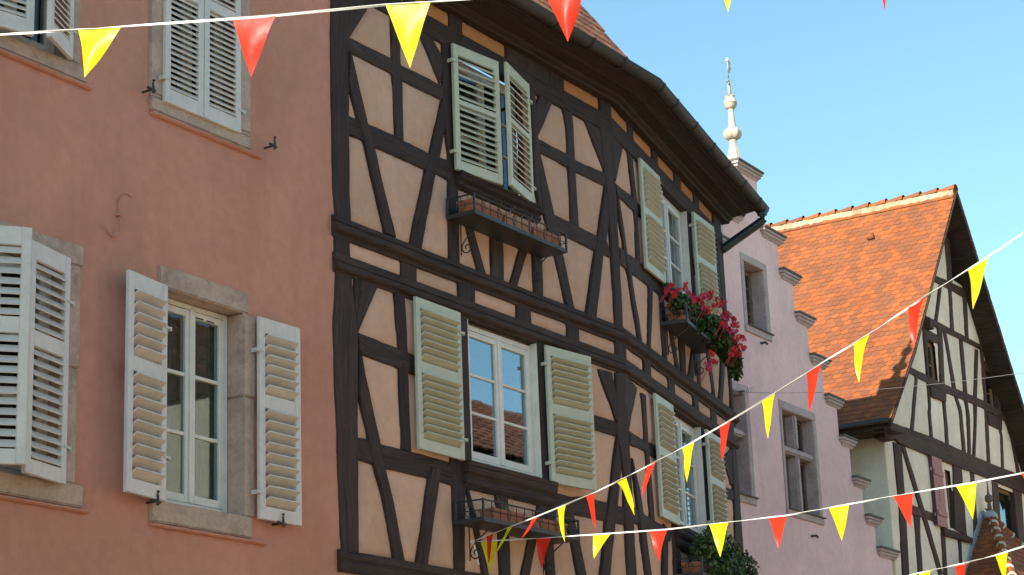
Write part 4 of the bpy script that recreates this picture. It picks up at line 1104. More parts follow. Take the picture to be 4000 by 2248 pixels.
# ================================================================== cream gabled house with the tiled roof
DXY = (7.081, 39.000)
AZD = R(58.65)
gab = thing('gabled_house', 'cream half-timbered gable house with steep orange tiled roof', 'house', (DXY[0], DXY[1], 0), AZD)
def TD(kind, L, Rr, **k): return timber(gab, 'D', 'timber_' + kind, L, Rr, mat='gable_timber', **k)
RIDGE = (4.34, 15.50); BRK = (.90, 11.33); FOOT = (-.82, 9.54); RF1 = (7.47, 11.19); RF2 = (8.95, 9.35); OV = .50; BK = -9.0
# framing of the gable
TD('beam', [(0.242, 9.747), (2.689, 9.800), (6.043, 9.764), (8.471, 9.801), (8.75, 9.62)], [(0.186, 9.501), (0.741, 9.377), (2.356, 9.379), (6.277, 9.402), (8.339, 9.396), (8.75, 9.36)], d1=.05)
TD('post', [(0.428, 9.368), (0.455, 8.172), (0.322, 6.754), (.62, 6.2)], [(0.839, 9.352), (0.775, 8.213), (0.651, 6.786), (.95, 6.2)], d1=.03)
TD('brace', [(0.861, 9.355), (1.610, 8.161), (2.318, 6.950)], [(1.051, 9.358), (1.818, 8.187), (2.521, 6.991)], d1=.028)
TD('rail', [(1.112, 8.221), (2.305, 8.194), (2.822, 8.177)], [(1.065, 8.028), (2.239, 8.035), (2.780, 8.019)], d1=.02)
TD('post', [(1.228, 8.026), (1.197, 7.613), (1.163, 6.816)], [(1.539, 8.020), (1.464, 7.644), (1.416, 6.832)], d1=.02)
TD('sill', [(2.688, 7.954), (4.384, 7.932)], [(2.745, 7.790), (4.379, 7.820)], d1=.07)
TD('post', [(2.677, 7.854), (2.598, 6.956)], [(2.897, 7.853), (2.798, 6.958)], d1=.02)
TD('post', [(3.654, 7.822), (3.581, 7.034)], [(3.842, 7.825), (3.709, 7.028)], d1=.02)
TD('post', [(3.761, 9.385), (3.514, 8.006)], [(4.276, 9.384), (4.178, 7.955)], d0=-.15, d1=.025)
TD('post', [(4.814, 9.384), (4.703, 8.201), (4.670, 7.899)], [(5.052, 9.380), (4.916, 8.227), (4.855, 7.883)], d1=.02)
TD('post', [(6.204, 9.376), (6.106, 8.598), (6.078, 7.981)], [(6.572, 9.377), (6.499, 8.607), (6.463, 8.024)], d1=.025)
TD('post', [(7.624, 9.381), (7.592, 8.149)], [(8.176, 9.394), (8.025, 8.177)], d0=-.15, d1=.025)
TD('rail', [(1.687, 11.125), (2.694, 11.122), (3.708, 11.113), (5.076, 11.165), (6.160, 11.180), (7.271, 11.139), (8.590, 11.135)], [(1.623, 10.981), (2.651, 10.957), (3.691, 10.931), (5.022, 10.972), (6.104, 10.991), (7.177, 10.948), (8.676, 10.937)], d1=.024)
TD('rail', [(2.910, 12.451), (3.751, 12.464), (7.253, 12.489), (7.684, 12.485)], [(2.966, 12.314), (3.712, 12.316), (6.514, 12.383), (7.652, 12.379)], d1=.035)
TD('rail', [(3.725, 13.520), (4.641, 13.581), (5.670, 13.625), (6.695, 13.517)], [(3.633, 13.369), (4.537, 13.399), (5.494, 13.404), (6.773, 13.375)], d1=.024)
TD('rail', [(4.670, 14.621), (5.559, 14.671), (5.791, 14.674)], [(4.620, 14.495), (4.987, 14.449), (5.747, 14.516)], d1=.03)
TD('post', [(4.664, 14.537), (4.595, 13.575)], [(4.969, 14.486), (4.895, 13.612)], d1=.02)
TD('post', [(5.608, 14.598), (5.629, 13.620)], [(5.762, 14.614), (5.708, 13.596)], d1=.024)
TD('post', [(5.042, 15.068), (5.047, 14.630)], [(5.139, 15.092), (5.150, 14.634)], d1=.02)
TD('brace', [(4.014, 13.344), (3.495, 12.446)], [(4.163, 13.354), (3.667, 12.458)], d1=.02)
TD('post', [(4.610, 13.453), (4.469, 12.451)], [(4.770, 13.465), (4.661, 12.462)], d1=.02)
TD('post', [(5.498, 13.431), (5.385, 12.428)], [(5.732, 13.446), (5.570, 12.441)], d1=.02)
TD('brace', [(6.128, 13.323), (6.393, 12.445)], [(6.260, 13.301), (6.583, 12.453)], d1=.02)
TD('post', [(2.732, 12.231), (2.686, 10.974), (2.631, 10.405), (2.570, 10.362), (2.548, 9.778)], [(2.932, 12.226), (2.808, 10.929), (2.738, 10.423), (2.704, 10.384), (2.681, 9.771)], d1=.028)
TD('lintel', [(2.897, 12.162), (3.670, 12.156)], [(2.855, 11.924), (3.620, 11.968)], d1=.02)
TD('post', [(3.638, 12.324), (3.473, 10.933)], [(3.895, 12.342), (3.693, 10.938)], d0=-.15, d1=.03)
TD('sill', [(2.760, 10.909), (3.673, 10.935)], [(2.744, 10.681), (3.599, 10.705)], d1=.055)
TD('brace', [(3.986, 12.325), (4.221, 11.135), (4.296, 10.940), (4.482, 10.683), (4.468, 9.763)], [(4.148, 12.334), (4.418, 11.147), (4.445, 10.966), (4.651, 10.712), (4.649, 9.776)], d1=.028)
TD('post', [(4.959, 12.331), (4.918, 11.118), (4.918, 10.954), (4.951, 10.617), (4.781, 9.781)], [(5.155, 12.346), (5.105, 11.127), (5.077, 10.982), (5.124, 10.645), (4.943, 9.777)], d1=.026)
TD('brace', [(5.976, 12.315), (5.512, 11.104), (5.490, 10.934), (5.385, 10.542), (5.058, 9.751)], [(6.136, 12.322), (5.704, 11.113), (5.660, 10.963), (5.534, 10.566), (5.214, 9.745)], d1=.026)
TD('post', [(6.319, 12.357), (6.213, 11.009), (6.139, 10.664), (5.998, 9.758)], [(6.488, 12.341), (6.358, 11.010), (6.319, 10.693), (6.177, 9.754)], d1=.028)
TD('lintel', [(6.464, 12.166), (7.442, 12.165)], [(6.436, 11.929), (7.382, 11.969)], d1=.02)
TD('post', [(7.172, 12.103), (7.131, 11.030)], [(7.407, 12.122), (7.251, 11.025)], d0=-.15, d1=.028)
TD('sill', [(6.242, 10.942), (7.223, 10.936)], [(6.250, 10.669), (7.141, 10.667)], d1=.055)
TD('post', [(3.533, 10.739), (3.483, 9.988), (3.438, 9.749)], [(3.684, 10.742), (3.646, 10.013), (3.624, 9.749)], d1=.02)
TD('brace', [(2.031, 10.978), (1.461, 9.774)], [(2.161, 10.980), (1.630, 9.779)], d1=.02)
TD('post', [(7.056, 10.714), (7.098, 10.518), (6.959, 9.778)], [(7.183, 10.710), (7.257, 10.543), (7.106, 9.769)], d1=.02)
TD('brace', [(7.705, 10.953), (7.851, 10.483), (8.001, 9.806)], [(7.881, 10.957), (8.044, 10.513), (8.203, 9.804)], d1=.02)
# purlin ends
for a in ((2.901, 12.247), (7.428, 12.237)):
    k = MB(); k.box(a[0] - .10, a[0] + .10, -.05, .16, a[1] - .11, a[1] + .10, .01); k.build('purlin_end', 'gable_timber', gab)
def dwin(u0, u1, z0, z1, d=-.10, cols=1):
    return window(gab, u0, u1, z0, z1, d, cols, 2, mat='window_oak', fw=.05, sw=.05, bar=.02, deep=.5, curtain=None)
WD = []
def bx(a, b, c, d): return (min(a[0], c[0]) , max(b[0], d[0]), min(c[1], d[1]), max(a[1], b[1]))
WD.append((((3.310, 9.246)[0] + (3.185, 8.022)[0]) / 2, ((3.729, 9.268)[0] + (3.514, 8.006)[0]) / 2 + .02, (3.178, 7.994)[1] , (3.317, 9.274)[1]))
WD.append(((6.565, 9.200)[0], (7.624, 9.381)[0] + .1, 7.2, (6.577, 9.241)[1] + .12))
WD.append(((2.840, 11.341)[0], (3.487, 11.462)[0], (3.099, 10.924)[1], (3.182, 11.955)[1]))
WD.append(((6.399, 11.523)[0], (7.143, 11.655)[0], (6.655, 10.975)[1], (6.739, 11.961)[1]))
WD.append(((4.921, 13.999)[0], (5.600, 14.156)[0], (5.276, 13.645)[1], (5.341, 14.503)[1]))
for w in WD: dwin(*w)
greg = [(0, 5.5), (0, 10.35), (BRK[0] + .05, 11.25), (RIDGE[0], 15.42), (RF1[0] - .05, 11.1), (RF2[0] - .3, 9.6), (8.5, 5.5)]
panels(gab, 'D', 0, 8.8, 5.5, 15.5, .045, 'cream_plaster', WD, greg, depth=.012, bulge=.026)
dm = MB()
dm.face([dm.V(u, -.16, z) for u, z in [(0, 0)] + [(0, 10.3), (BRK[0] + .05, 11.2), (RIDGE[0], 15.35), (RF1[0] - .1, 11.05), (8.55, 9.6), (8.55, 0)]])
dm.face([dm.V(u, BK + .1, z) for u, z in [(0, 0)] + [(0, 10.3), (BRK[0] + .05, 11.2), (RIDGE[0], 15.35), (RF1[0] - .1, 11.05), (8.55, 9.6), (8.55, 0)]])
dm.face((dm.V(0, 0, 0), dm.V(0, 0, 5.6), dm.V(8.55, 0, 5.6), dm.V(8.55, 0, 0)))
dm.build('gable_core', 'room_dark', gab)
sd_ = MB()
sd_.face((sd_.V(0, .0, 0), sd_.V(0, BK, 0), sd_.V(0, BK, 10.3), sd_.V(0, 0, 10.3)))
sd_.face((sd_.V(8.55, .0, 0), sd_.V(8.55, BK, 0), sd_.V(8.55, BK, 9.6), sd_.V(8.55, 0, 9.6)))
sd_.build('side_wall', 'grey_plaster', gab)
# board-and-batten shutter, swung out
sh_w, sh_h = .56, 1.42
o = MB(); o.box(0, sh_w, 0, .034, 0, sh_h, .004)
shut = o.build('shutter', 'maroon_shutter', gab, (2.33, -.055, 7.95))
for zz in (.27, 1.10):
    k = MB(); k.box(.03, sh_w - .01, .034, .056, zz - .055, zz + .055, .006); k.build('batten', 'maroon_shutter', shut)
for q in range(1, 4):
    k = MB(); k.box(sh_w * q / 4 - .003, sh_w * q / 4 + .003, .0335, .0348, .02, sh_h - .02); k.build('board_joint', 'maroon_edge', shut)
k = MB(); k.box(sh_w * .42 - .01, sh_w * .42 + .01, .0345, .036, .50, .88); k.build('slot', 'room_dark', shut)
k = MB(); k.box(-.022, .0, -.045, .036, 0, sh_h, .003); k.build('edge_strip', 'maroon_edge', shut)
for zz in (.22, 1.15):
    k = MB(); k.box(-.026, -.0225, -.01, .012, zz - .03, zz + .03); k.build('hinge', 'hinge_white', shut)
# roof: deck, verge, ridge
def slab(poly, d0, d1, th): 
    mb = MB()
    n = len(poly)
    top = [[mb.V(u, d, z) for u, z in poly] for d in (d1, d0)]
    bot = [[mb.V(u, d, z - th) for u, z in poly] for d in (d1, d0)]
    for k in range(n - 1):
        mb.face((top[0][k], top[1][k], top[1][k + 1], top[0][k + 1])); mb.face((bot[0][k], bot[0][k + 1], bot[1][k + 1], bot[1][k]))
        for e in (0, 1): mb.face((top[e][k], top[e][k + 1], bot[e][k + 1], bot[e][k]))
    for e in (0, n - 1): mb.face((top[0][e], top[1][e], bot[1][e], bot[0][e]))
    return mb
rm = slab([(RIDGE[0], RIDGE[1] - .03), (BRK[0], BRK[1] - .03), (FOOT[0], FOOT[1] - .02)], BK, OV - .02, .13)
r2 = slab([(RIDGE[0], RIDGE[1] - .03), (RF1[0], RF1[1] - .03), (RF2[0], RF2[1] - .02)], BK, OV - .02, .13)
b0 = len(rm.v); rm.v += r2.v; rm.f += [tuple(i + b0 for i in f) for f in r2.f]; rm.uv += r2.uv
me = rm.data('roof', 'soffit_wood'); flip_fix(me)
groof = place('roof', me, gab)
ms = []
ex, tw = .1545, .168
prof = [FOOT, BRK, RIDGE]
l1 = math.hypot(BRK[0] - FOOT[0], BRK[1] - FOOT[1]); l2 = math.hypot(RIDGE[0] - BRK[0], RIDGE[1] - BRK[1])
def prof_pt(s):
    # gentle bell-cast between the two pitches
    if s < l1: t = s / l1; return (FOOT[0] + (BRK[0] - FOOT[0]) * t, FOOT[1] + (BRK[1] - FOOT[1]) * t - .05 * math.sin(math.pi * t) * 0)
    t = (s - l1) / l2; return (BRK[0] + (RIDGE[0] - BRK[0]) * t, BRK[1] + (RIDGE[1] - BRK[1]) * t)
rows = int((l1 + l2 - .22) / ex) + 1
cols_ = 40
for c in range(cols_):
    for r_ in range(rows):
        s = r_ * ex
        d = OV - .01 - tw / 2 - c * tw - (r_ % 2) * tw / 2
        if r_ % 2 and c == 0:
            pass
        u, z = prof_pt(s); u2, z2 = prof_pt(s + .12)
        ms.append(tile_matrix((u, -d, z), (0, -1, 0), (u2 - u, 0, z2 - z), R(3.4) + (rnd.random() - .5) * .035, (rnd.random() - .5) * .025, .012 + rnd.random() * .004))
    if c == 0:
        pass
half = []
for r_ in range(1, rows, 2):
    s = r_ * ex; u, z = prof_pt(s); u2, z2 = prof_pt(s + .12)
    half.append(tile_matrix((u, -(OV - .012 - tw / 4), z), (0, -1, 0), (u2 - u, 0, z2 - z), R(3.4), 0, .010))
lay(groof, ms, tw, .29, .014, 300)
lay(groof, half, tw / 2, .29, .014, 0, label='verge_half_tiles')
# right-hand slope: only its verge shows, against the sky
vr = []
lr = math.hypot(RF1[0] - RIDGE[0], RF1[1] - RIDGE[1])
for r_ in range(int((lr + 2.2) / ex)):
    s = r_ * ex + .31
    t = s / lr; u = RIDGE[0] + (RF1[0] - RIDGE[0]) * t; z = RIDGE[1] + (RF1[1] - RIDGE[1]) * t
    for c in range(3):
        d = OV + .01 - tw / 2 - c * tw
        vr.append(tile_matrix((u, -d, z), (0, 1, 0), (RIDGE[0] - RF1[0], 0, RIDGE[1] - RF1[1]), R(4), (rnd.random() - .5) * .04, .01))
lay(groof, vr, tw, .29, .016, 0, mat_field='brown_tile', label='verge_tiles')
# plain top course and ridge tiles bedded in mortar
for k in range(36):
    d = OV - .02 - .118 - k * .236
    if d < -6.5: break
    u, z = prof_pt(l1 + l2 - .33); u2, z2 = prof_pt(l1 + l2 - .1)
    M = tile_matrix((u, -d, z), (0, -1, 0), (u2 - u, 0, z2 - z), R(2), (rnd.random() - .5) * .02, .034)
    mb = MB(); mb.v = [(-.117, 0, 0), (.117, 0, 0), (.117, .30, 0), (-.117, .30, 0), (-.117, .006, .015), (.117, .006, .015), (.117, .30, .015), (-.117, .30, .015)]
    for f in ((4, 5, 6, 7), (0, 3, 2, 1), (0, 1, 5, 4), (1, 2, 6, 5), (3, 0, 4, 7)): mb.face(f)
    o = mb.build('top_course_tile', 'clay_tile', groof); o.location = M.to_translation(); o.rotation_euler = M.to_euler()
mo = MB(); n = 110; prev = None
for k in range(n + 1):
    d = OV - .03 - k * (7.2 / n)
    j = [rnd.random() * .05 for _ in range(6)]
    ring = [mo.V(RIDGE[0] - .16 - j[0], d, RIDGE[1] - .14 - j[0] * .9), mo.V(RIDGE[0] - .14 - j[1] * .6, d, RIDGE[1] - .055 + j[1] * .5), mo.V(RIDGE[0] - .05, d, RIDGE[1] + .02 + j[2] * .5), mo.V(RIDGE[0] + .05, d, RIDGE[1] + .05), mo.V(RIDGE[0] + .15 + j[3], d, RIDGE[1] - .03), mo.V(RIDGE[0] + .16, d, RIDGE[1] - .14)]
    if prev:
        for q in range(5): mo.face((prev[q], prev[q + 1], ring[q + 1], ring[q]))
    prev = ring
mo.build('ridge_mortar', 'mortar', groof)
for k in range(18):
    d1 = OV - .01 - k * .40
    rb = MB(); prev = None
    for dd, rr, zz in ((d1, .135, .012), (d1 - .03, .130, .010), (d1 - .44, .100, -.02), ):
        ring = [rb.V(RIDGE[0] + rr * math.cos(R(a)), dd, RIDGE[1] + .005 + zz + rr * math.sin(R(a)) * .85) for a in range(-5, 186, 19)]
        if prev:
            for q in range(len(ring) - 1): rb.face((prev[q], prev[q + 1], ring[q + 1], ring[q]))
        prev = ring
    o = rb.build('ridge_tile', 'clay_tile', groof, smooth=True); o.rotation_euler = (0, 0, 0)
# vent tile
vu, vz = prof_pt(l1 + l2 - 1.35)
k = MB(); k.tube([(vu + .10, -1.22, vz + .20), (vu - .05, -1.22, vz + .04)], [.02, .085], 10); k.build('vent_tile', 'clay_tile', groof, smooth=True)
# barge edge and eaves gutter
k = MB(); k.tube([(FOOT[0] - .05, OV - .03, FOOT[1] - .01), (FOOT[0] - .05, -5, FOOT[1] - .03)], .055, 8); k.build('gutter', 'pipe_paint', gab, smooth=True)
for a, b in ((RIDGE, BRK), (BRK, FOOT)):
    k = MB(); k.prism([(a[0], a[1] - .025), (b[0], b[1] - .02), (b[0], b[1] - .07), (a[0], a[1] - .08)], OV - .02, OV + .008); k.build('barge_board', 'gable_timber', gab)
k = MB(); k.prism([(RIDGE[0] + .02, RIDGE[1] - .03), (RF1[0], RF1[1] - .02), (RF2[0], RF2[1] - .02), (RF2[0], RF2[1] - .18), (RF1[0], RF1[1] - .18), (RIDGE[0] + .02, RIDGE[1] - .20)], OV - .02, OV + .006); k.build('barge_board', 'gable_timber', gab)
# boarded soffit under the left eaves, beam end
k = MB(); k.prism([(FOOT[0] + .05, FOOT[1] - .16), (.0, FOOT[1] - .10), (.0, FOOT[1] - .13), (FOOT[0] + .05, FOOT[1] - .19)], BK, OV - .05); k.build('eaves_soffit', 'soffit_wood', gab)
k = MB(); k.box(-.45, .02, -.02, .20, 9.30, 9.50, .01); k.build('beam_end', 'gable_timber', gab)

# ================================================================== oriel with hipped roof on the gabled house
orl = thing('oriel_bay', 'small oriel bay with hipped tile roof and ball finial on the gabled house', 'oriel', tuple(Vector((DXY[0], DXY[1], 0)) + Matrix.Rotation(AZD, 3, 'Z') @ Vector((5.33, 0, 0)) + Vector((0, 0, 3.6))), AZD)
ZO = -3.6
AP = (0, .19, 8.50 + ZO); OE = 6.40 + ZO; SL = .915
hw = (8.50 - 6.40) / SL; dd_ = .19 + hw * (.72 / 1.4)
cor_l, cor_r, wl, wr = (-hw, dd_, OE), (hw, dd_, OE), (-hw, .0, OE), (hw, .0, OE)
mb = MB(); mb.box(-hw + .2, hw - .2, .0, dd_ - .15, 0, OE + .02); mb.build('bay_wall', 'cream_plaster', orl)
mb = MB()
V_ = [mb.V(*p) for p in (AP, cor_l, cor_r, wl, wr, (0, .0, AP[2]))]
mb.face((V_[3], V_[1], V_[0], V_[5])); mb.face((V_[1], V_[2], V_[0])); mb.face((V_[2], V_[4], V_[5], V_[0])); mb.face((V_[3], V_[4], V_[2], V_[1]))
oroof = mb.build('roof', 'roofing_felt', orl)
ms = []
ex, tw = .145, .168
def slope_tiles(a, b, apex, wide0, wide1):
    """tiles on a triangular slope: eave from a to b, top at apex"""
    a, b, apex = Vector(a), Vector(b), Vector(apex)
    ax = (b - a).normalized(); mid = a + ax * (apex - a).dot(ax); up = apex - mid; L = up.length; up.normalize()
    row = 0; s = 0
    while s < L - .05:
        t = s / L
        p0, p1 = a + (apex - a) * t, b + (apex - b) * t
        if wide0: p0 = a + up * s
        w = (p1 - p0).length; x = tw / 2 * (1 + row % 2)
        while x < w - .01:
            M = tile_matrix(p0 + ax * x, ax, up, R(3.5) + (rnd.random() - .5) * .03, (rnd.random() - .5) * .03, .012)
            ms.append(M); x += tw
        s += ex; row += 1
m_l = lambda p: (p[0], -p[1], p[2])
slope_tiles(m_l(wl), m_l(cor_l), m_l(AP), True, False)
slope_tiles(m_l(cor_l), m_l(cor_r), m_l(AP), False, False)
lay(oroof, ms, tw, .27, .015, 300)
def hip_tiles(a, b):
    a, b = Vector(a), Vector(b); L = (b - a).length; t = (b - a) / L; n = int(L / .30)
    for k in range(n):
        p = a + t * (k * .30); q = p + t * .36
        mb = MB(); mb.tube([(p.x, p.y, p.z + .0), ((p.x + q.x) / 2, (p.y + q.y) / 2, (p.z + q.z) / 2), (q.x, q.y, q.z - .0)], [.068, .078, .098], 10); o = mb.build('hip_tile', 'clay_tile', oroof, smooth=True)
        mb = MB(); mb.tube([(q.x - t.x * .02, q.y - t.y * .02, q.z - t.z * .02), (q.x + t.x * .022, q.y + t.y * .022, q.z + t.z * .022)], [.104, .108], 10); mb.build('hip_mortar', 'mortar_white', oroof, smooth=True)
hip_tiles(Vector(AP), cor_l); hip_tiles(Vector(AP), cor_r)
mb = MB(); mb.prism([(wl[0] - .10, wl[2] - .02), (wl[0] + .03, wl[2] - .02), (.06, AP[2] + .0), (.03, AP[2] + .13), (-.14, AP[2] + .09)], .02, .05); mb.build('flashing', 'flashing_lead', orl)
mb = MB(); mb.lathe([(.16, AP[2] - .07), (.15, AP[2] + .02), (.08, AP[2] + .09), (.05, AP[2] + .10)], (-.02, .19), 12); mb.build('finial_cap', 'flashing_lead', orl, smooth=True)
mb = MB(); mb.lathe([(.062, AP[2] + .06), (.038, AP[2] + .26), (.03, AP[2] + .27), (.075, AP[2] + .30), (.088, AP[2] + .36), (.075, AP[2] + .425), (.028, AP[2] + .455), (.026, AP[2] + .47), (.012, AP[2] + .70), (.004, AP[2] + .82)], (-.02, .19), 14); mb.build('finial', 'finial_iron', orl, smooth=True)

# ================================================================== houses across the street (seen in the window panes), and an unseen one added for bounced light
for nm, lab, u0, d0, L, rz_, sg, ev, rg, mt in (('townhouse', 'cream townhouse across the street, holding the far ends of the bunting', -9.5, 14.0, 18.5, AZP, 1, 8.6, 11.2, 'grey_plaster'),
        ('townhouse', 'tile-roofed townhouse across the street, mirrored in the white casement window', 9.1, 9.0, 13.9, AZP, 1, 9.0, 11.4, 'grey_plaster'),
        ('townhouse', 'added unseen pale townhouse bouncing sunlight onto the gabled house', 38.0, 3.0, 17.0, AZP - math.pi / 2, -1, 9.0, 12.0, 'cream_plaster')):  # last house is unseen, added to throw warm sunlight onto the gable fronts
    t = thing(nm, lab, 'house', tuple(Vector((-1.647, 18.414, 0)) + Matrix.Rotation(AZP, 3, 'Z') @ Vector((u0, -d0, 0))), rz_)
    hs = [(x, x + 1.0, z, z + 1.5) for x in np.arange(1.2, L - 1.4, 2.4) for z in (1.0, 4.2, 6.6)]
    mb = MB(); wall_holes(mb, 0, L, 0, ev, hs, 0)
    for q in (0, L): mb.face((mb.V(q, 0, 0), mb.V(q, sg * 7, 0), mb.V(q, sg * 7, ev), mb.V(q, 0, ev)))
    mb.face((mb.V(0, sg * 7, 0), mb.V(L, sg * 7, 0), mb.V(L, sg * 7, ev), mb.V(0, sg * 7, ev)))
    mb.build('wall', mt, t)
    for h in hs:
        a, b = sorted((sg * .10, sg * .12))
        mb = MB(); mb.box(h[0], h[1], a, b, h[2], h[3]); o = mb.build('window', 'window_glass', t)
        a, b = sorted((sg * .14, sg * .16))
        mb = MB(); mb.box(h[0], h[1], a, b, h[2], h[3]); mb.build('blind', 'curtain_grey', o)
    mb = MB(); a = [mb.V(x, sg * d, z) for x in (-.1, L + .1) for d, z in ((-.5, ev - .1), (3.5, rg), (7.5, ev - .1))]
    mb.face((a[0], a[1], a[4], a[3])); mb.face((a[1], a[2], a[5], a[4])); mb.face((a[0], a[2], a[1])); mb.face((a[3], a[4], a[5]))
    ro = mb.build('roof', 'roofing_felt', t)
    ms = []; up = Vector((0, -4.0 * sg, rg - ev + .1)); Ls = up.length; up.normalize()
    nr_ = int(Ls / .30)
    for r_ in range(nr_):
        for c in range(int(L / .34)):
            ms.append(tile_matrix(Vector((.17 + c * .34 + (r_ % 2) * .17, .5 * sg, ev - .1)) + up * (r_ * .30), (-sg, 0, 0), up, R(4), (rnd.random() - .5) * .03, .015))
    lay(ro, ms, .335, .42, .025, 0, mat_field='brown_tile')

# ================================================================== window boxes
def wing_world(w_, u, d, z):
    x, y = bend_pt(u, d, w_)
    return tuple(Vector((-1.647, 18.414, z)) + Matrix.Rotation(AZA, 3, 'Z') @ Vector((x, y, 0)))
def wing_rz(w_): return AZA + (TH if w_ == 'B' else 0)
def spiral(x, d0, z0, s=1.0):
    """scrolled iron bracket: leaves the tray, sweeps down to the wall and curls"""
    pts = []
    for k in range(11):
        t = k / 10; pts.append((x, .022 + (d0 - .03) * (1 - t) ** 1.8, z0 - .25 * s * t ** .8))
    cx, cz, r = .022 + .062 * s, z0 - .265 * s, .062 * s
    for k in range(22):
        a = math.pi + k * .34; rr = r * (1 - k / 27); pts.append((x, cx + rr * math.cos(a), cz + rr * math.sin(a) ))
    return pts
def flower_rack(label, w_, u, z, L, h=.21, D=.33, tray=.028, every=.15, brackets=(.12, .88)):
    t = thing('flower_rack', label, 'flower rack', wing_world(w_, u, .03, z), wing_rz(w_), 'iron flower racks under the windows of the half-timbered house')
    m_ = MB(); m_.box(0, L, 0, D, -.004, .006); m_.box(0, L, D - .004, D + .004, -.004, tray + .012, .002); m_.box(-.004, .004, 0, D, -.003, tray + .010); m_.box(L - .004, L + .004, 0, D, -.003, tray + .010)
    m_.build('tray', 'black_iron', t)
    m_ = MB()
    for p, q in (((0, D), (L, D)), ((0, 0), (0, D)), ((L, 0), (L, D))):
        m_.tube([(p[0], p[1], h), (q[0], q[1], h)], .009, 4)
        m_.tube([(p[0], p[1], h * .52), (q[0], q[1], h * .52)], .005, 4)
    m_.build('rail', 'black_iron', t)
    for p in ((0, 0), (0, D), (L, D), (L, 0)):
        m_ = MB(); m_.box(p[0] - .010, p[0] + .010, p[1] - .010, p[1] + .010, 0, h + .012, .002); m_.build('corner_bar', 'black_iron', t)
    n = int(L / every)
    for k in range(1, n):
        x = L * k / n
        m_ = MB(); m_.tube([(x, D, .01), (x, D, h)], .005, 4)
        if k % 2:
            m_.tube([(x + .032 * math.cos(a * math.pi / 6), D + .004, h * .5 + .055 * math.sin(a * math.pi / 6)) for a in range(12)], .0045, 4, closed=True)
        m_.build('baluster', 'black_iron', t)
    for x in (0, L):
        m_ = MB(); m_.tube([(x, D * .5 + .05 * math.cos(a * math.pi / 6), h * .5 + .06 * math.sin(a * math.pi / 6)) for a in range(12)], .0045, 4, closed=True); m_.tube([(x, D * .5, .01), (x, D * .5, h)], .005, 4); m_.build('end_ring', 'black_iron', t)
    for f in brackets:
        m_ = MB(); m_.tube(spiral(L * f, D - .02, -.006), .0075, 5); m_.tube([(L * f, .012, .0), (L * f, .012, -.34)], .008, 4); m_.build('bracket', 'black_iron', t, smooth=True)
    return t
def planter(label, w_, u, d, z, L, W=.17, H=.16, mat='terracotta', group='terracotta planters in the flower racks'):
    m_ = MB()
    lo = [m_.V(x, y, 0) for x, y in ((.02, .02), (L - .02, .02), (L - .02, W - .02), (.02, W - .02))]
    hi = [m_.V(x, y, H) for x, y in ((0, 0), (L, 0), (L, W), (0, W))]
    rl = [m_.V(x, y, H - .028) for x, y in ((-.008, -.008), (L + .008, -.008), (L + .008, W + .008), (-.008, W + .008))]
    rh = [m_.V(x, y, H) for x, y in ((-.008, -.008), (L + .008, -.008), (L + .008, W + .008), (-.008, W + .008))]
    ih = [m_.V(x, y, H) for x, y in ((.014, .014), (L - .014, .014), (L - .014, W - .014), (.014, W - .014))]
    il = [m_.V(x, y, H - .03) for x, y in ((.014, .014), (L - .014, .014), (L - .014, W - .014), (.014, W - .014))]
    for a, b in ((lo, hi), (rl, rh)):
        for k in range(4): m_.face((a[k], a[(k + 1) % 4], b[(k + 1) % 4], b[k]))
    for k in range(4):
        j = (k + 1) % 4
        m_.face((rh[k], rh[j], ih[j], ih[k])); m_.face((ih[k], ih[j], il[j], il[k])); m_.face((hi[k], hi[j], rl[j], rl[k]))
    m_.face(lo[::-1])
    t = thing('planter', label, 'planter', wing_world(w_, u, d, z), wing_rz(w_), group)
    m_.build('trough', mat, t)
    s_ = MB(); s_.box(.014, L - .014, .014, W - .014, H - .06, H - .022); s_.build('soil', 'soil', t)
    return t
flower_rack('black iron flower rack holding bare terracotta troughs under the ajar upper shutters', 'A', 1.86, 8.035, 1.80)
flower_rack('black iron flower rack with one low trough under the white casement window', 'A', 1.84, 4.885, 1.80)
flower_rack('black iron flower rack overflowing with red geraniums under the upper window', 'B', 1.62, 8.02, 1.66)
flower_rack('black iron flower rack with dark green foliage, low on the narrow wing', 'B', 1.62, 4.90, 1.66)
for k, (lab, u, L) in enumerate((('terracotta trough at the shutter-hinge end of the upper rack, brightest orange', 1.885, .60), ('pale weathered terracotta trough in the middle of the upper rack', 2.52, .52), ('terracotta trough at the corner-post end of the upper rack', 3.08, .54))):
    planter(lab, 'A', u, .14, 8.045, L, mat=('terracotta', 'terracotta_pale', 'terracotta')[k])
planter('long terracotta trough left in the lower rack below the white casement', 'A', 2.12, .12, 4.895, .55)
planter('second terracotta trough behind the bunting cord in the lower rack', 'A', 2.86, .12, 4.895, .66)
planter('brown trough hidden by red geraniums in the upper rack', 'B', 1.66, .10, 8.03, 1.55, W=.2)
planter('brown trough under dark green foliage in the lower rack', 'B', 1.66, .10, 4.91, 1.55, W=.2)
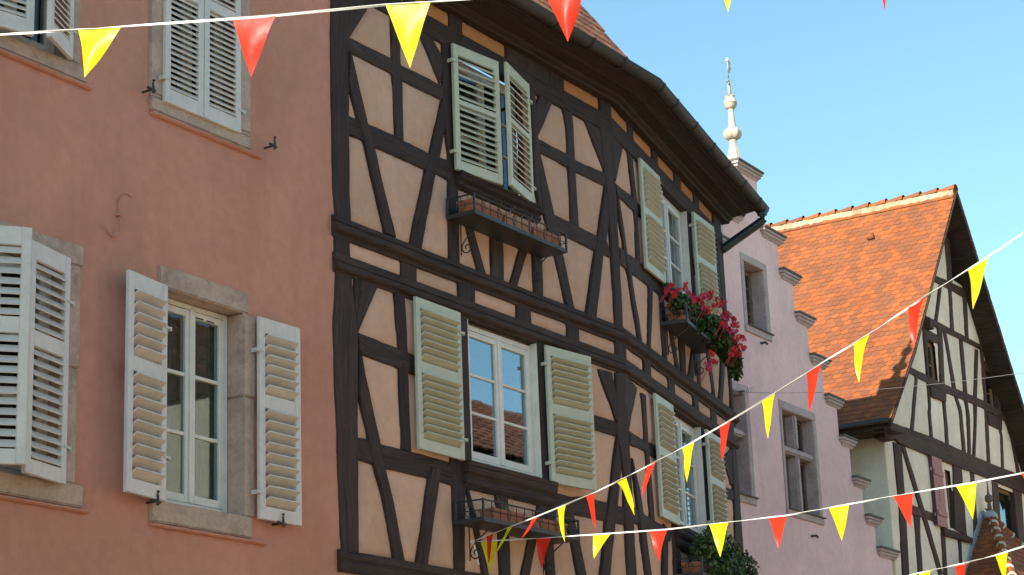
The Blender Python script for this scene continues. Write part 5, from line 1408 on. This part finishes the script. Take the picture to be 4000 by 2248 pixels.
# dry stems left in the upper rack
def dry_stems(label, w_, u, d, z, n, spread, hh):
    m_ = MB()
    for k in range(n):
        x = rnd.random() * spread; a = rnd.random() * 6.28; l = hh * (.4 + rnd.random())
        y = rnd.random() * .1
        m_.tube([(x, y, 0), (x + math.cos(a) * l * .3, y + .03 * rnd.random(), l * .5), (x + math.cos(a) * l * .9, y + .06 * rnd.random(), l * (.55 + .4 * rnd.random()))], [.0035, .003, .0015], 4)
    o = m_.build('dry_stems', 'twig', None, wing_world(w_, u, d, z), wing_rz(w_))
    return tag(o, label, 'dead plant')
dry_stems('dry straw-coloured stems lying over the terracotta troughs of the upper rack', 'A', 2.45, .18, 8.175, 34, .95, .17)
dry_stems('few thin dry stalks standing in the lower terracotta trough', 'A', 2.40, .17, 5.025, 9, .25, .22)
dry_stems('wisp of dry twigs at the hinge end of the upper rack', 'A', 1.90, .16, 8.175, 12, .30, .14)

def leafy(label, name, cat, w_, u, d, z, blobs, nleaf, flowers, leaf=.055, mats=('leaf_green', 'leaf_deep'), petal=('petal_red', 'petal_pink'), nf=16):
    t = thing(name, label, cat, wing_world(w_, u, d, z), wing_rz(w_))
    lm = [MB(), MB()]
    tot = sum(b[3] ** 2 for b in blobs)
    st = MB()
    for (bu, bd, bz, br) in blobs:
        for k in range(int(nleaf * br ** 2 / tot)):
            while True:
                v = Vector((rnd.uniform(-1, 1), rnd.uniform(-1, 1), rnd.uniform(-1, 1)))
                if v.length < 1: break
            c = Vector((bu - u + v.x * br * 1.15, bd - d + v.y * br * .8, bz - z + v.z * br))
            s_ = leaf * (.55 + rnd.random() * .7)
            nrm = Vector((rnd.uniform(-1, 1), .5 + rnd.random(), rnd.uniform(-.2, 1.2))).normalized()
            a = nrm.cross(Vector((rnd.uniform(-1, 1), rnd.uniform(-1, 1), rnd.uniform(-1, 1)))).normalized(); b = nrm.cross(a)
            m_ = lm[rnd.random() < .5]
            ring = []
            for q in range(7):
                an = q * 2 * math.pi / 7; rr = s_ * (.5 + .10 * ((q * 5) % 3) / 2)
                p = c + a * (math.cos(an) * rr) + b * (math.sin(an) * rr) + nrm * (.12 * s_ * math.cos(2 * an))
                ring.append(m_.V(*p))
            ce = m_.V(*(c - nrm * s_ * .10))
            for q in range(7): m_.face((ce, ring[q], ring[(q + 1) % 7]))
            if rnd.random() < .18:
                o_ = Vector((bu - u, bd - d, bz - z - br * .6)); st.tube([tuple(o_), tuple((o_ + c) / 2 + Vector((0, .01, .02))), tuple(c)], .003, 3)
    lm[0].build('foliage', mats[0], t); lm[1].build('foliage', mats[1], t)
    if st.v: st.build('stems', mats[0], t)
    for k, (fu, fd, fz, fr) in enumerate(flowers):
        m_ = MB(); c0 = Vector((fu - u, fd - d, fz - z))
        for q in range(nf):
            v = Vector((rnd.gauss(0, 1), rnd.gauss(0, 1), rnd.gauss(0, .8))).normalized()
            c = c0 + v * fr * (.6 + .4 * rnd.random())
            a = v.cross(Vector((0, 0, 1.01))).normalized(); b = v.cross(a); s_ = .014 + rnd.random() * .008
            ph_ = rnd.random() * 6
            ce = m_.V(*c)
            for pt in range(5):
                an = ph_ + pt * 1.2566
                p1 = c + (a * math.cos(an - .5) + b * math.sin(an - .5)) * s_ * .8 + v * .004
                p2 = c + (a * math.cos(an) + b * math.sin(an)) * s_ * 1.25 + v * .008
                p3 = c + (a * math.cos(an + .5) + b * math.sin(an + .5)) * s_ * .8 + v * .004
                m_.face((ce, m_.V(*p1), m_.V(*p2), m_.V(*p3)))
        m_.tube([tuple(c0), tuple(c0 + Vector((rnd.uniform(-.03, .03), -.05, -.07))), tuple(c0 + Vector((rnd.uniform(-.05, .05), -.10, -.16)))], .003, 3)
        m_.build('flower_head', petal[0] if rnd.random() < .68 else petal[1], t)
    return t
GB = [(1.72, .24, 8.27, .15), (1.95, .24, 8.30, .17), (2.2, .26, 8.28, .19), (2.45, .28, 8.24, .21), (2.7, .30, 8.22, .22), (2.95, .34, 8.20, .23), (3.15, .40, 8.14, .22), (3.25, .46, 8.00, .18), (3.3, .5, 7.86, .15), (3.32, .52, 7.72, .11), (2.2, .36, 8.12, .10)]
GFL = [(1.34, 0.22, 8.38), (1.43, 0.26, 8.43), (1.65, 0.26, 8.45), (1.37, 0.28, 8.32), (2.23, 0.22, 8.65), (2.17, 0.26, 8.54), (1.97, 0.34, 8.41), (2.43, 0.28, 8.57), (1.96, 0.36, 8.38), (2.32, 0.34, 8.47), (2.66, 0.3, 8.59), (2.78, 0.3, 8.64), (3.56, 0.2, 8.89), (2.99, 0.32, 8.67), (2.19, 0.42, 8.36), (2.15, 0.46, 8.3), (2.29, 0.46, 8.32), (3.53, 0.28, 8.78), (2.9, 0.42, 8.53), (3.13, 0.42, 8.59), (3.79, 0.3, 8.82), (3.02, 0.46, 8.45), (2.95, 0.5, 8.38), (2.7, 0.52, 8.24), (3.54, 0.42, 8.6), (3.31, 0.48, 8.46), (3.44, 0.5, 8.49), (3.19, 0.54, 8.33), (3.4, 0.54, 8.43), (3.38, 0.58, 8.37), (2.81, 0.54, 8.19), (3.03, 0.56, 8.18), (3.19, 0.58, 8.24), (3.29, 0.6, 8.2), (3.39, 0.62, 8.18), (3.11, 0.6, 8.1), (3.08, 0.6, 7.98), (3.2, 0.62, 8.02), (3.35, 0.64, 8.06), (3.13, 0.62, 7.92), (2.9, 0.58, 7.84), (2.67, 0.42, 7.75), (2.61, 0.42, 7.7), (2.54, 0.34, 7.66), (2.56, 0.36, 7.65), (2.65, 0.38, 7.83)]
leafy('trailing geranium with bright red and pink flower heads spilling from the upper rack', 'geranium', 'geranium', 'B', 2.4, .2, 8.19, GB, 4200, [(u + rnd.uniform(-.05, .05), d + rnd.uniform(-.02, .02), z + rnd.uniform(-.03, .03), .022 + rnd.random() * .022) for u, d, z in GFL for _ in (0, 1)], leaf=.058, nf=11)
FB = [(1.95, .28, 5.25, .20), (2.2, .30, 5.33, .22), (2.5, .32, 5.33, .24), (2.8, .36, 5.28, .26), (3.05, .40, 5.20, .26), (3.25, .46, 5.12, .25), (2.4, .42, 5.05, .22), (2.8, .46, 4.98, .24), (3.2, .52, 4.92, .22), (2.0, .36, 5.0, .16)]
leafy('bushy dark green plant with few faded red flowers, lowest rack of the narrow wing', 'balcony_plant', 'plant', 'B', 2.4, .2, 5.07, FB, 3000, [(3.28, .55, 5.02, .03), (3.1, .46, 5.36, .02), (2.9, .44, 5.1, .02), (3.3, .5, 5.3, .022)], leaf=.045, mats=('leaf_deep', 'leaf_olive'), petal=('petal_red', 'petal_dry'))

# ================================================================== bunting
BUNT = [
    ('pennant bunting of large yellow and red flags hung before the pink house and timbered eaves', (-6.133, 11.186, 6.355), [(-6.133, 11.186, 6.355), (-2.621, 9.9, 5.895), (-1.949, 9.654, 5.807), (-1.122, 9.353, 5.703), (-0.559, 9.148, 5.647), (-0.152, 9.0, 5.592), (0.305, 8.834, 5.561), (1.042, 8.571, 5.643), (1.727, 8.331, 5.762), (9.966, 10.578, 6.062)], [('y', (-2.177, 9.738, 5.836), (-1.938, 9.65, 5.805), (-2.117, 9.694, 5.543)), ('r', (-1.341, 9.433, 5.731), (-1.114, 9.35, 5.703), (-1.251, 9.391, 5.406)), ('y', (-0.559, 9.148, 5.647), (-0.338, 9.068, 5.617), (-0.452, 9.108, 5.305)), ('r', (0.198, 8.873, 5.568), (0.401, 8.8, 5.572), (0.309, 8.836, 5.281)), ('y', (0.951, 8.604, 5.633), (1.134, 8.539, 5.659), (1.025, 8.571, 5.29)), ('r', (1.638, 8.362, 5.747), (1.811, 8.301, 5.743), (1.676, 8.331, 5.185))], False),
    ('steep string of pennant bunting climbing from the timbered wall past the orange tiled roof', (-0.493, 20.133, 4.735), [(-0.493, 20.133, 4.735), (0.144, 18.562, 4.699), (0.652, 17.319, 4.684), (1.016, 16.439, 4.708), (1.321, 15.707, 4.738), (1.554, 15.155, 4.775), (1.865, 14.422, 4.835), (2.131, 13.807, 4.903), (2.357, 13.287, 4.95), (2.644, 12.637, 5.033), (2.908, 12.049, 5.098), (3.067, 11.7, 5.148), (6.274, 4.661, 6.156)], [('r', (-0.341, 19.757, 4.726), (-0.27, 19.582, 4.722), (-0.307, 19.669, 4.439)), ('y', (-0.13, 19.236, 4.714), (-0.076, 19.104, 4.711), (-0.259, 19.17, 4.452)), ('r', (0.102, 18.667, 4.701), (0.16, 18.524, 4.698), (0.011, 18.595, 4.489)), ('y', (0.331, 18.105, 4.693), (0.401, 17.933, 4.691), (0.351, 18.018, 4.373)), ('r', (0.57, 17.52, 4.686), (0.638, 17.354, 4.684), (0.627, 17.437, 4.374)), ('y', (0.811, 16.935, 4.694), (0.883, 16.76, 4.699), (0.962, 16.847, 4.396)), ('r', (1.035, 16.393, 4.709), (1.104, 16.229, 4.716), (0.992, 16.31, 4.444)), ('y', (1.285, 15.793, 4.734), (1.365, 15.603, 4.745), (1.268, 15.698, 4.447)), ('r', (1.528, 15.217, 4.771), (1.6, 15.046, 4.784), (1.514, 15.131, 4.487)), ('y', (1.789, 14.602, 4.82), (1.863, 14.428, 4.834), (1.79, 14.514, 4.521)), ('r', (2.041, 14.016, 4.88), (2.123, 13.826, 4.901), (2.019, 13.921, 4.581)), ('y', (2.293, 13.434, 4.937), (2.373, 13.25, 4.955), (2.274, 13.341, 4.647)), ('r', (2.56, 12.826, 5.009), (2.635, 12.659, 5.03), (2.543, 12.742, 4.723)), ('y', (2.831, 12.22, 5.079), (2.917, 12.028, 5.101), (2.817, 12.123, 4.795))], True),
    ('lower string of pennant bunting running level before the lilac house and the gable', (-0.493, 20.133, 4.735), [(-0.493, 20.133, 4.735), (0.144, 19.625, 4.664), (0.703, 19.181, 4.611), (1.342, 18.673, 4.553), (2.338, 17.885, 4.511), (3.174, 17.23, 4.535), (3.727, 16.797, 4.543), (4.109, 16.5, 4.559), (10.541, 11.5, 4.828)], [('y', (-0.407, 20.064, 4.725), (-0.233, 19.926, 4.706), (-0.306, 19.995, 4.405)), ('r', (0.137, 19.631, 4.665), (0.289, 19.51, 4.651), (0.166, 19.57, 4.366)), ('y', (0.672, 19.205, 4.614), (0.839, 19.073, 4.599), (0.665, 19.139, 4.378)), ('r', (1.184, 18.799, 4.567), (1.341, 18.674, 4.553), (1.231, 18.736, 4.279)), ('y', (1.695, 18.393, 4.538), (1.857, 18.266, 4.531), (1.783, 18.329, 4.226)), ('r', (2.188, 18.004, 4.517), (2.336, 17.887, 4.511), (2.259, 17.945, 4.223)), ('y', (2.668, 17.626, 4.52), (2.829, 17.5, 4.525), (2.754, 17.562, 4.215)), ('r', (3.164, 17.237, 4.535), (3.313, 17.121, 4.537), (3.278, 17.179, 4.247)), ('y', (3.623, 16.878, 4.542), (3.774, 16.76, 4.545), (3.733, 16.819, 4.242)), ('r', (4.089, 16.515, 4.558), (4.228, 16.405, 4.536), (4.18, 16.46, 4.27))], False),
    ('short stretch of pennant bunting beside the oriel roof and its hip tiles', (1.755, 23.81, 4.03), [(1.755, 23.81, 4.03), (2.937, 19.009, 3.931), (3.296, 17.551, 3.901), (3.561, 16.463, 3.841), (3.684, 15.963, 3.822), (3.798, 15.51, 3.818), (6.455, 4.951, 3.725)], [('y', (3.342, 17.358, 3.89), (3.399, 17.127, 3.878), (3.356, 17.242, 3.643)), ('r', (3.51, 16.672, 3.853), (3.562, 16.458, 3.841), (3.525, 16.565, 3.594)), ('y', (3.683, 15.967, 3.822), (3.736, 15.756, 3.82), (3.701, 15.861, 3.598))], False)]
def pennant_mesh(mat, A_, B_, T_, curl, bend, o):
    A_, B_, T_ = Vector(A_) - o, Vector(B_) - o, Vector(T_) - o
    nr_, nc = 9, 6
    nrm = (B_ - A_).cross(T_ - A_).normalized()
    h = (T_ - (A_ + B_) / 2).length
    mb = MB(); rows_ = []
    for i in range(nr_ + 1):
        t = i / nr_
        l, r = A_ + (T_ - A_) * t, B_ + (T_ - B_) * t
        row = []
        for j in range(nc + 1):
            f = j / nc if i < nr_ else .5
            p = l + (r - l) * f
            p = p + nrm * (curl * h * (math.sin(f * math.pi) - .4) * (1 - t) * t * 2.2 + bend * h * t * t * .35 + .012 * math.sin(7 * t + 3 * f) * h)
            row.append(p)
        rows_.append(row)
    for off in (.0006, -.0006):
        g_ = [[(mb.v.append(tuple(p + nrm * off)), len(mb.v) - 1)[1] for p in row] for row in rows_]
        for i in range(nr_):
            for j in range(nc):
                q = (g_[i][j], g_[i][j + 1], g_[i + 1][j + 1], g_[i + 1][j])
                mb.face(q if off > 0 else q[::-1])
    return mb
for lab, o_, cord, flags, knot in BUNT:
    o_ = Vector(o_)
    t = thing('bunting', lab, 'bunting', tuple(o_), 0, 'strings of pennant bunting across the street')
    mb = MB(); pts = []
    for k in range(len(cord) - 1):
        a, b = Vector(cord[k]) - o_, Vector(cord[k + 1]) - o_
        n = max(2, int((b - a).length / .12))
        for q in range(n): pts.append(a + (b - a) * (q / n))
    pts.append(Vector(cord[-1]) - o_)
    # flat twisted tape
    prev = None
    for k, p in enumerate(pts):
        tn = (pts[min(k + 1, len(pts) - 1)] - pts[max(k - 1, 0)]).normalized()
        a = tn.cross(Vector((0, 0, 1))).normalized(); b = tn.cross(a)
        tw_ = k * .33 + math.sin(k * .21) * 1.2
        x = a * math.cos(tw_) + b * math.sin(tw_); y = a * -math.sin(tw_) + b * math.cos(tw_)
        ring = []
        for cx, cy in ((-.0062, -.0016), (.0062, -.0016), (.0062, .0016), (-.0062, .0016)):
            mb.v.append(tuple(p + x * cx + y * cy)); ring.append(len(mb.v) - 1)
        if prev:
            for q in range(4): mb.face((prev[q], prev[(q + 1) % 4], ring[(q + 1) % 4], ring[q]))
        prev = ring
    mb.build('cord', 'white_tape', t)
    for col_, A_, B_, T_ in flags:
        mb = pennant_mesh(None, A_, B_, T_, rnd.uniform(-.16, .16), rnd.uniform(-.3, .3), o_)
        me = mb.data('pennant', 'yellow_pennant' if col_ == 'y' else 'red_pennant', True)
        place('pennant', me, t)
    if knot:
        mb = MB()
        mb.v = []
        for off, r0 in (((0, 0, 0), .022),):
            mb.lathe([(.004, -.02), (.018, -.012), (.022, 0), (.016, .014), (.004, .02)], (0, 0), 8)
        w0 = Vector((.02, -.02, -.02))
        mb.tube([(0.0, 0.0, 0.0), (.02, .03, -.04), (.045, .03, -.13), (.055, .03, -.21), (.065, .035, -.235)], [.009, .008, .010, .009, .006], 5)
        mb.build('knot', 'white_tape', t, smooth=True)

# thin steel wire strung over the street
W0, W1 = Vector((3.055, 27.837, 7.885)), Vector((6.564, 14.477, 5.431))
t = thing('guy_wire', 'thin grey steel wire with a turnbuckle, strung from the lilac house corner', 'wire', tuple(W0))
mb = MB(); L_ = W1 - W0
pts = [W0 + L_ * (k / 40) - W0 + Vector((0, 0, -.25 * 4 * (k / 40) * (1 - k / 40))) for k in range(41)]
mb.tube([(p.x, -p.y, p.z) for p in pts], .003, 5); mb.build('wire', 'grey_metal', t)
mb = MB(); d_ = L_.normalized()
mb.tube([((d_ * s).x, -(d_ * s).y, (d_ * s).z - .02 * s) for s in (.05, .12, .13, .30, .31, .36)], [.008, .008, .018, .018, .007, .007], 6)
for s in (.42, .5, .58):
    p = d_ * s; mb.tube([(p.x, -p.y + .03, p.z - .04), (p.x, -p.y, p.z), (p.x + .03, -p.y - .03, p.z + .04)], .004, 4)
mb.build('turnbuckle', 'grey_metal', t)
mb = MB(); mb.tube([(.028 * math.cos(a * math.pi / 6), 0, .028 * math.sin(a * math.pi / 6)) for a in range(12)], .008, 5, closed=True); mb.build('eye_ring', 'flashing_lead', t)
